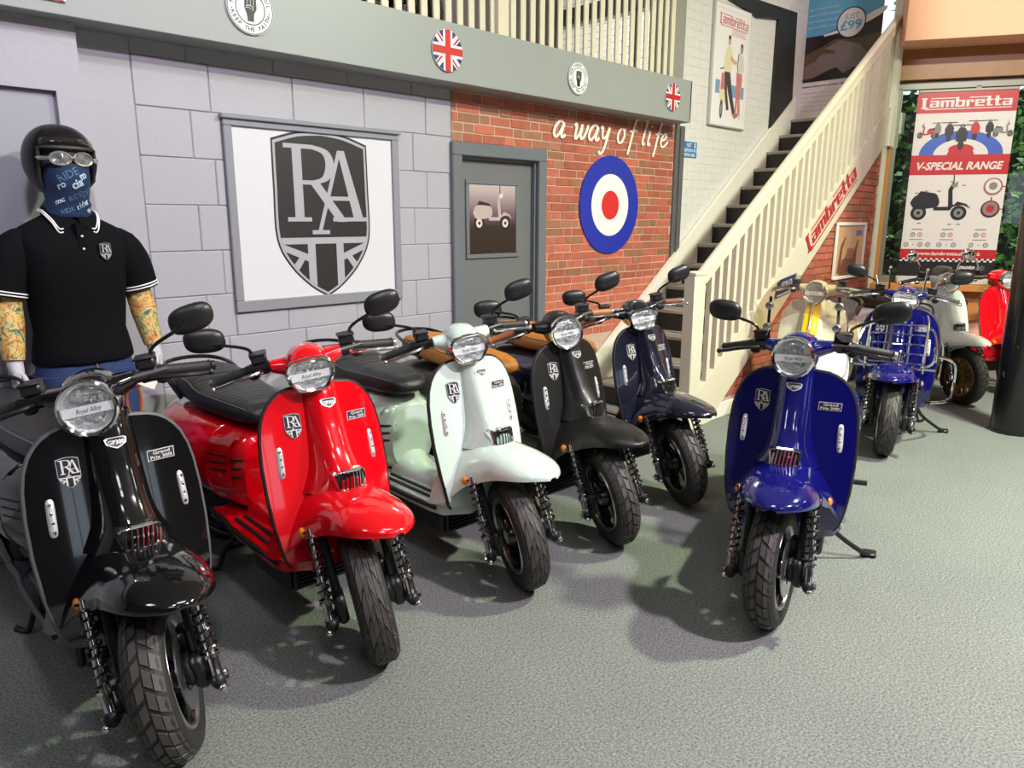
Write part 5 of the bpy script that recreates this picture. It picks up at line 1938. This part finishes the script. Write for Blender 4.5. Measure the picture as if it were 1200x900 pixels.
for s in (-1, 1):
    part_of('blue2', 'crash_bar', MB().tube(bez([(-.34, s * .215, .62), (-.50, s * .33, .56), (-.60, s * .35, .42), (-.52, s * .33, .30), (-.34, s * .22, .30)], 6), .010, 8), CHROME)
    part_of('blue2', 'panel_trim', MB().tube(bez([(-.90, s * .20, .68), (-1.05, s * .25, .60), (-1.12, s * .26, .45), (-1.0, s * .25, .33)], 6), .009, 8), CHROME)
    part_of('blue2', 'screen_stay', MB().tube([(-.36, s * .10, 1.03), (-.40, s * .11, 1.17)], .006, 8).ball((-.40, s * .11, 1.18), .011, 8, 6).tube([(-.37, s * .16, 1.03), (-.40, s * .19, 1.12)], .005, 8), CHROME, True)
# speedometer hood and light screen on the old white scooter
part_of('oldwhite', 'instrument_pod', MB().loft([[(x, y, z) for y, z in sup(w, h, 2.6, 20, 0, 1.06)] for x, w, h in ((-.30, .05, .04), (-.33, .075, .055), (-.38, .08, .055), (-.42, .05, .04))]), mat('pod_grey', srgb(110, 110, 106), .35), True)
part_of('cream', 'centre_stripe', MB().loft([[(interp(COLT, z)[0] + .004 - .3 * y * y * 10, y, z) for y in (-.05, -.03, 0, .03, .05)] for z in [.62 + .03 * i for i in range(11)]], False), mat('yellow_paint', srgb(236, 196, 20), .25, coat=1))
part_of('cream', 'column_trim', MB().tube([(interp(COLT, z)[0] + .012, .0, z) for z in [.62 + .03 * i for i in range(11)]], .008, 8), CHROME)
# ------------------------------------------------------------------ mannequin by the wall (faces -y)
mn = root('mannequin', (.925, 3.49, 0), rad(4), 'mannequin in black helmet, goggles, black polo shirt and jeans standing against the wall', 'mannequin')
GREYSK = mat('mannequin_grey', srgb(176, 176, 182), .45)
BLKCL = mat('black_cotton', (.005, .0055, .007), .9, spec=.1, bump=.25, bscale=220)
DENIM = mat('blue_denim', srgb(40, 58, 104), .8, noise=.18, nscale=30, bump=.2, bscale=300)


def skin(name, verts, edges, radii, m, parent, sub=2, rootv=0):
    me = bpy.data.meshes.new(name); me.from_pydata(verts, edges, []); me.update()
    o_ = bpy.data.objects.new(name, me); COL.objects.link(o_)
    md = o_.modifiers.new('skin', 'SKIN'); md.use_smooth_shade = True
    sd = o_.modifiers.new('sub', 'SUBSURF'); sd.levels = sub; sd.render_levels = sub
    sv = me.skin_vertices[0].data
    for i, r_ in enumerate(radii):
        sv[i].radius = r_ if isinstance(r_, tuple) else (r_, r_)
        sv[i].use_root = (i == rootv)
    o_.parent = parent
    dg = bpy.context.evaluated_depsgraph_get(); dg.update()
    ev = o_.evaluated_get(dg)
    nm = bpy.data.meshes.new_from_object(ev)
    o_.modifiers.clear(); o_.data = nm
    while len(nm.materials) < 1: nm.materials.append(None)
    o_.material_slots[0].link = 'OBJECT'; o_.material_slots[0].material = m
    return o_


# body: trunk, neck, head, arms with hands, legs, in one surface
vs = [(0, 0, .95), (0, .0, 1.15), (0, 0, 1.36), (0, 0, 1.49), (0, -.005, 1.56), (0, -.01, 1.66), (0, -.01, 1.74)]
es = [(0, 1), (1, 2), (2, 3), (3, 4), (4, 5), (5, 6)]
rs = [(.14, .10), (.13, .095), (.15, .10), (.085, .075), (.055, .055), (.078, .092), (.07, .085)]
HANDS = {}
for s in (-1, 1):
    b0 = len(vs)
    vs += [(s * .10, 0, .86), (s * .105, .0, .50), (s * .11, .02, .10), (s * .115, -.06, .05)]
    rs += [.085, .058, .042, .04]
    es += [(0, b0), (b0, b0 + 1), (b0 + 1, b0 + 2), (b0 + 2, b0 + 3)]
    a0 = len(vs)
    vs += [(s * .175, 0, 1.395), (s * .255, .005, 1.16), (s * .272, -.045, .955), (s * .275, -.062, .885)]
    rs += [.046, .044, .030, (.020, .036)]
    es += [(2, a0), (a0, a0 + 1), (a0 + 1, a0 + 2), (a0 + 2, a0 + 3)]
    # five fingers, rooted in the palm
    for i, (dy, L) in enumerate(((-.030, .075), (-.010, .085), (.010, .080), (.028, .062))):
        f0 = len(vs)
        vs += [(s * .276, -.062 + dy, .862), (s * .280, -.066 + dy * 1.1, .862 - L * .55), (s * .268, -.070 + dy * 1.1, .862 - L)]
        rs += [.0105, .0095, .0080]
        es += [(a0 + 3, f0), (f0, f0 + 1), (f0 + 1, f0 + 2)]
    f0 = len(vs)
    vs += [(s * .262, -.092, .890), (s * .252, -.108, .855), (s * .250, -.110, .832)]
    rs += [.012, .0105, .009]
    es += [(a0 + 3, f0), (f0, f0 + 1), (f0 + 1, f0 + 2)]
skin('body', vs, es, rs, GREYSK, mn)

# polo shirt
def ring(z, rx, ry, cy=0.0, n=28, e=2.3, cx=0.0):
    return [(cx + x, cy + y, z) for x, y in [(rx * math.copysign(abs(math.cos(2 * PI * j / n)) ** (2 / e), math.cos(2 * PI * j / n)), ry * math.copysign(abs(math.sin(2 * PI * j / n)) ** (2 / e), math.sin(2 * PI * j / n))) for j in range(n)]]
def wob(r_, k, ph): return [(x + .005 * math.sin(k * math.atan2(y, x) + ph), y + .004 * math.cos(k * math.atan2(y, x) * 1.3 + ph), z) for x, y, z in r_]
sh = MB()
prof = [(.905, .186, .128, -.002), (.915, .190, .132, -.002), (.96, .186, .130, 0), (1.04, .178, .124, 0), (1.12, .178, .124, -.004), (1.20, .187, .129, -.008), (1.28, .198, .134, -.012), (1.35, .206, .132, -.010), (1.40, .214, .124, -.006), (1.435, .205, .110, .0), (1.462, .178, .096, .002), (1.484, .138, .084, .004), (1.505, .096, .075, .004), (1.515, .080, .070, .004)]
sh.loft([wob(ring(z, rx, ry, cy), 5, z * 30) if z < 1.3 else ring(z, rx, ry, cy) for z, rx, ry, cy in prof], True, (True, True))
shirt = obj('polo_shirt', sh, BLKCL, mn, smooth=70)
TIP = mat('white_tipping', srgb(236, 236, 236), .7)
for s in (-1, 1):
    ax = [V((s * .120, 0, 1.418)), V((s * .195, 0, 1.384)), V((s * .238, .0, 1.29)), V((s * .260, .002, 1.195))]
    obj('sleeve', MB().tube(bez([tuple(p) for p in ax], 4), [.046, .052, .058, .064, .070, .074, .077, .080, .079, .078, .077, .077, .077], 18), BLKCL, shirt)
    d = (ax[3] - ax[2]).normalized()
    for k in (.006, .018):
        c = ax[3] - d * k
        u = V((0, 1, 0)); w = d.cross(u)
        obj('sleeve_tipping', MB().tube([c + (u * math.cos(2 * PI * j / 24) + w * math.sin(2 * PI * j / 24)) * .0775 for j in range(24)], .003, 6, closed=True), TIP, shirt)
    # collar wings
    cw = MB()
    P_ = [(s * .012, -.098, 1.478), (s * .062, -.104, 1.432), (s * .085, -.088, 1.475), (s * .098, -.03, 1.515), (s * .085, .05, 1.525), (0, .085, 1.53)]
    Q_ = [(s * .010, -.074, 1.520), (s * .040, -.070, 1.535), (s * .062, -.05, 1.55), (s * .07, -.01, 1.56), (s * .062, .04, 1.565), (0, .066, 1.57)]
    pb = bez(P_, 5); qb = bez(Q_, 5)
    cw.loft([pb, qb, [(x * .96, y * .96, z) for x, y, z in qb], [(x * .93, y * .93, z) for x, y, z in pb]], False)
    cl = obj('collar', cw, BLKCL, shirt)
    for k in (.06, .20):
        obj('collar_tipping', MB().tube([tuple(a_ + (b_ - a_) * k + (0.004 * (1 if i_ != 2 else 0) * (1 if a_ > 0 else -1)) for i_, (a_, b_) in enumerate(zip(p, q__))) for p, q__ in zip(pb[4:], qb[4:])], .003, 6), TIP, shirt)
obj('placket', MB().box((-.016, -.138, 1.30), (.016, -.128, 1.40), ch=.002).box((-.016, -.128, 1.38), (.016, -.10, 1.475), ch=.002), BLKCL, shirt)
obj('button', MB().ball((0, -.136, 1.425), (.005, .003, .005), 8, 5), TIP, shirt); obj('button', MB().ball((0, -.140, 1.375), (.005, .003, .005), 8, 5), TIP, shirt)
a = Art((0, 0, 0), (1, 0, 0), (0, 0, 1), .0012)
def chest(p, off):
    x = .080 + p[0]; z = 1.362 + p[1]
    rx, ry = .206, .132
    y_ = -ry * max(0, 1 - (abs(x) / rx) ** 2.3) ** (1 / 2.3) - .012
    return V((x, y_ - .004 - off, z))
a.warp = chest
shield(a, 0, 0, .048 / 240, BLACKI, SILVERI, 1)
a.obj('shirt_badge', shirt)

# tattoo-print sleeves on the forearms
tm = bpy.data.materials.new('tattoo_print'); tm.use_nodes = True
nt = tm.node_tree; b = nt.nodes['Principled BSDF']; b.inputs['Roughness'].default_value = .6
tc = nt.nodes.new('ShaderNodeTexCoord')
nz = nt.nodes.new('ShaderNodeTexNoise'); nz.inputs['Scale'].default_value = 14; nz.inputs['Detail'].default_value = 1.5; nz.inputs['Distortion'].default_value = 1.6
r1 = nt.nodes.new('ShaderNodeValToRGB'); e = r1.color_ramp.elements
e[0].position = .30; e[0].color = (*srgb(70, 96, 96), 1); e[1].position = .72; e[1].color = (*srgb(168, 84, 60), 1)
for p_, c_ in ((.37, srgb(150, 160, 110)), (.43, srgb(212, 190, 126)), (.56, srgb(214, 172, 92)), (.63, srgb(204, 150, 86))):
    n_ = e.new(p_); n_.color = (*c_, 1)
n3 = nt.nodes.new('ShaderNodeTexNoise'); n3.inputs['Scale'].default_value = 20; n3.inputs['Detail'].default_value = 1; n3.inputs['Distortion'].default_value = 2.5
r3 = nt.nodes.new('ShaderNodeValToRGB'); e = r3.color_ramp.elements
e[0].position = .455; e[0].color = (1, 1, 1, 1); e[1].position = .545; e[1].color = (1, 1, 1, 1)
for p_, v_ in ((.488, .15), (.512, .15)):
    n_ = e.new(p_); n_.color = (v_, v_, v_, 1)
ml = nt.nodes.new('ShaderNodeMix'); ml.data_type = 'RGBA'; ml.blend_type = 'MULTIPLY'; ml.inputs[0].default_value = .85
nt.links.new(tc.outputs['Object'], nz.inputs['Vector']); nt.links.new(tc.outputs['Object'], n3.inputs['Vector'])
nt.links.new(nz.outputs['Fac'], r1.inputs[0]); nt.links.new(n3.outputs['Fac'], r3.inputs[0])
nt.links.new(r1.outputs[0], ml.inputs[6]); nt.links.new(r3.outputs[0], ml.inputs[7]); nt.links.new(ml.outputs[2], b.inputs['Base Color'])
for s in (-1, 1):
    obj('tattoo_sleeve', MB().tube(bez([(s * .232, .002, 1.25), (s * .254, .004, 1.17), (s * .264, -.02, 1.06), (s * .271, -.043, .965), (s * .273, -.047, .945)], 5), [.056] * 4 + [.054, .053, .053, .053, .053, .052, .050, .048, .046, .044, .042, .040, .039, .038, .037, .037, .037], 18), tm, mn)

# jeans, belt line, shoes
jn = MB()
for s in (-1, 1):
    jn.loft([[(s * .098 + x, y, z) for x, y, z in ring(zz, rx, ry, cy, 20)] for zz, rx, ry, cy in ((.04, .075, .095, .01), (.12, .070, .088, .01), (.48, .082, .09, -.005), (.76, .098, .11, 0), (.86, .10, .118, 0))])
jn.loft([ring(z, rx, ry) for z, rx, ry in ((.80, .185, .118), (.86, .19, .122), (.92, .178, .118), (.965, .172, .115))])
je = obj('jeans', jn, DENIM, mn, smooth=60)
obj('fly_seam', MB().tube([(0, -.124, .91), (.004, -.126, .86), (.0, -.122, .80)], .003, 6), mat('denim_stitch', srgb(150, 120, 60), .7), je)
for s in (-1, 1):
    obj('shoe', MB().loft([[(s * .105 + x, y, z) for x, y, z in ring(zz, rx, ry, cy, 18)] for zz, rx, ry, cy in ((0, .048, .13, -.05), (.02, .05, .135, -.05), (.05, .047, .12, -.045), (.085, .04, .075, -.01), (.10, .038, .06, 0))]), BLKCL, mn)

# helmet: open-faced shell with a peak
HM = mat('black_helmet', (.006, .0065, .008), .36, spec=.3)
HZ = 1.722
hb = MB()
nA, nE = 40, 18
for shell, sc_ in ((0, 1.0), (1, .90)):
    rows = []
    for i in range(nE + 1):
        row_ = []
        for j in range(nA + 1):
            # azimuth measured from the front (-y), opening left free
            az = -PI + 2 * PI * j / nA
            fr_ = abs(az) / PI
            low = -.125 if fr_ > .34 else (-.125 + (.145 + .0) * min(1, max(0, (.36 - fr_) / .05)))
            lowa = math.asin(max(-.95, min(.95, low / .150)))
            el = PI / 2 - (PI / 2 - lowa) * i / nE
            if fr_ < .30: el = PI / 2 - (PI / 2 - math.asin(.30)) * i / nE
            elif fr_ < .38:
                t = (fr_ - .30) / .08
                lo = math.asin(.30) + (math.asin(-.84) - math.asin(.30)) * (t * t * (3 - 2 * t))
                el = PI / 2 - (PI / 2 - lo) * i / nE
            else:
                el = PI / 2 - (PI / 2 - math.asin(-.84)) * i / nE
            c = max(.02, math.cos(el))
            c = c ** .85
            row_.append((.130 * sc_ * c * math.sin(az), .005 - .152 * sc_ * c * math.cos(az), HZ + .140 * sc_ * math.sin(el)))
        rows.append(row_)
    hb.loft(rows, False)
    if shell == 0: rim_o = rows[-1]
    else: hb.loft([rim_o, rows[-1]], False)
hel = obj('helmet', hb, HM, mn, smooth=60)
obj('helmet_rim', MB().tube([tuple(p) for p in rim_o], .007, 6), mat('helmet_trim', (.03, .03, .03), .5), hel)
obj('helmet_peak', MB().loft([[(.119 * math.sin(t) * k, .005 - (.144 + d) * math.cos(t) * k2, HZ + z_) for t in [-.95 + 1.9 * i / 16 for i in range(17)]] for k, d, k2, z_ in ((1, 0, 1, .050), (1.02, .012, 1, .060), (1.0, .012, 1, .066), (.97, 0, 1, .078))], False), mat('helmet_band', (.02, .016, .014), .12, coat=1), hel)
# face cloth and goggles
FACE = mat('navy_snood', srgb(22, 46, 84), .85, bump=.2, bscale=200)
sn = MB()
sn.loft([ring(z, rx, ry, cy, 32, 2.2) for z, rx, ry, cy in ((1.500, .092, .090, -.002), (1.515, .094, .094, -.006), (1.535, .084, .084, -.012), (1.55, .086, .090, -.018), (1.568, .076, .084, -.026), (1.60, .078, .096, -.034), (1.63, .082, .104, -.036), (1.665, .084, .106, -.034), (1.69, .084, .108, -.032), (1.705, .084, .106, -.030))], True, (False, False))
sno = obj('face_cloth', sn, FACE, mn, smooth=70)
INK = mat('snood_print', srgb(176, 198, 210), .8); INK2 = mat('snood_print_dim', srgb(88, 122, 150), .8)
a = Art((0, 0, 0), (1, 0, 0), (0, 0, 1), .001)
def snw(p, off):
    z = 1.64 + p[1]; th = p[0] / .095
    rx, ry, cy = interp([(1.500, .092, .090, -.002), (1.515, .094, .094, -.006), (1.535, .084, .084, -.012), (1.55, .086, .090, -.018), (1.568, .076, .084, -.026), (1.60, .078, .096, -.034), (1.63, .082, .104, -.036), (1.705, .084, .106, -.030)], z)
    return V(((rx + .003 + off) * math.sin(th), cy - (ry + .003 + off) * math.cos(th), z))
a.warp = snw
for t_, x_, y_, h_, m_ in (('RIDE', -.020, .010, .030, INK2), ('mc', .048, .012, .030, INK), ('cia', .012, -.024, .032, INK), ('mc', -.058, .030, .022, INK), ('DER', .066, -.052, .024, INK2), ('ro', -.052, -.028, .026, INK), ('RIDE', .005, -.068, .020, INK2), ('mc', -.058, -.085, .022, INK), ('rider', .04, -.098, .022, INK), ('RIDE', -.025, -.122, .018, INK2), ('mc', .07, -.118, .018, INK)):
    a.text(t_, x_, y_, h_, m_, 1, ang=.42, bold=.03 if m_ is INK else 0, res=2)
a.obj('cloth_print', sno)
obj('face', MB().loft([ring(z, rx, ry, cy, 24, 2.2) for z, rx, ry, cy in ((1.66, .078, .098, -.026), (1.72, .084, .102, -.024), (1.78, .084, .100, -.022))]), mat('dark_face', (.05, .048, .05), .6), mn)
GC = mat('goggle_frame', srgb(196, 190, 178), .2, .8)
gg = MB(); gz = 1.722
gl_ = []
for s in (-1, 1):
    pts = []
    for j in range(24):
        t = 2 * PI * j / 24
        x_ = s * .041 + .035 * math.cos(t); z_ = gz + .024 * math.sin(t) - s * 0 * x_
        pts.append((x_, -.136 + 1.6 * x_ * x_ * 2, z_))
    gg.tube(pts, .0052, 8, closed=True)
    gl_.append(pts)
    gg.tube([(s * .076, -.122, gz), (s * .10, -.095, gz), (s * .105, -.06, gz + .004)], [.008, .010, .006], 8)
gg.tube([(-.010, -.137, gz + .004), (.010, -.137, gz + .004)], .006, 8)
go = obj('goggles', gg, GC, mn)
for pts in gl_:
    cx_ = sum(p[0] for p in pts) / 24; 
    obj('goggle_lens', MB().loft([pts, [(cx_ + (p[0] - cx_) * .5, p[1] - .004, gz + (p[2] - gz) * .5) for p in pts], [(cx_ + (p[0] - cx_) * .05, p[1] - .005, gz + (p[2] - gz) * .05) for p in pts]], True, (False, True)), mat('goggle_glass', (.16, .17, .18), .08, 0, coat=1), go)

# brown leather pouch with a white tag, hanging at the black scooter's bars
pb_ = root('leather_pouch', (.800, 2.56, .83), 0, 'brown leather strap and pouch with a white tag behind the black handlebar', 'pouch')
pb_.scale = (.62, .62, .62)
BRL = mat('brown_leather', srgb(150, 84, 46), .5, noise=.2, nscale=30)
obj('strap', MB().tube(bez([(0, 0, .0), (-.02, .01, .10), (-.012, 0, .20), (.03, .01, .23), (.05, 0, .15), (.035, -.01, .04)], 5), .010, 6), BRL, pb_)
obj('pouch', MB().loft([[(x, y, z) for x, y in [(hw * math.cos(2 * PI * j / 14) + .01, hd_ * math.sin(2 * PI * j / 14)) for j in range(14)]] for z, hw, hd_ in ((-.06, .02, .012), (-.04, .04, .022), (.03, .045, .024), (.05, .03, .015))]), BRL, pb_)
obj('paper_tag', MB().box((-.07, -.014, .205), (.02, -.012, .265)), mat('tag_white', srgb(232, 228, 220), .7), pb_, Matrix.Rotation(.5, 4, 'Y'))

# ------------------------------------------------------------------ scooters stored on the mezzanine behind the balustrade
for (x_, y_, hd_, pt_, lb) in ((2.75, 4.22, -92, REDPAINT, 'red scooter on the mezzanine behind the left balusters'), (3.42, 4.26, -88, BLACKPAINT, 'black scooter on the mezzanine behind the balusters above the crest board')):
    r_, S_ = make_scooter((x_, y_), hd_, dict(paint=pt_, kind='round', seat=LEATHERB, steer=-10, edge=CHROME, lever=CHROME, mirrors='none', vintage=True, rimcol=STEEL, group='scooters on the mezzanine', label=lb))
    r_.location.z = 2.60
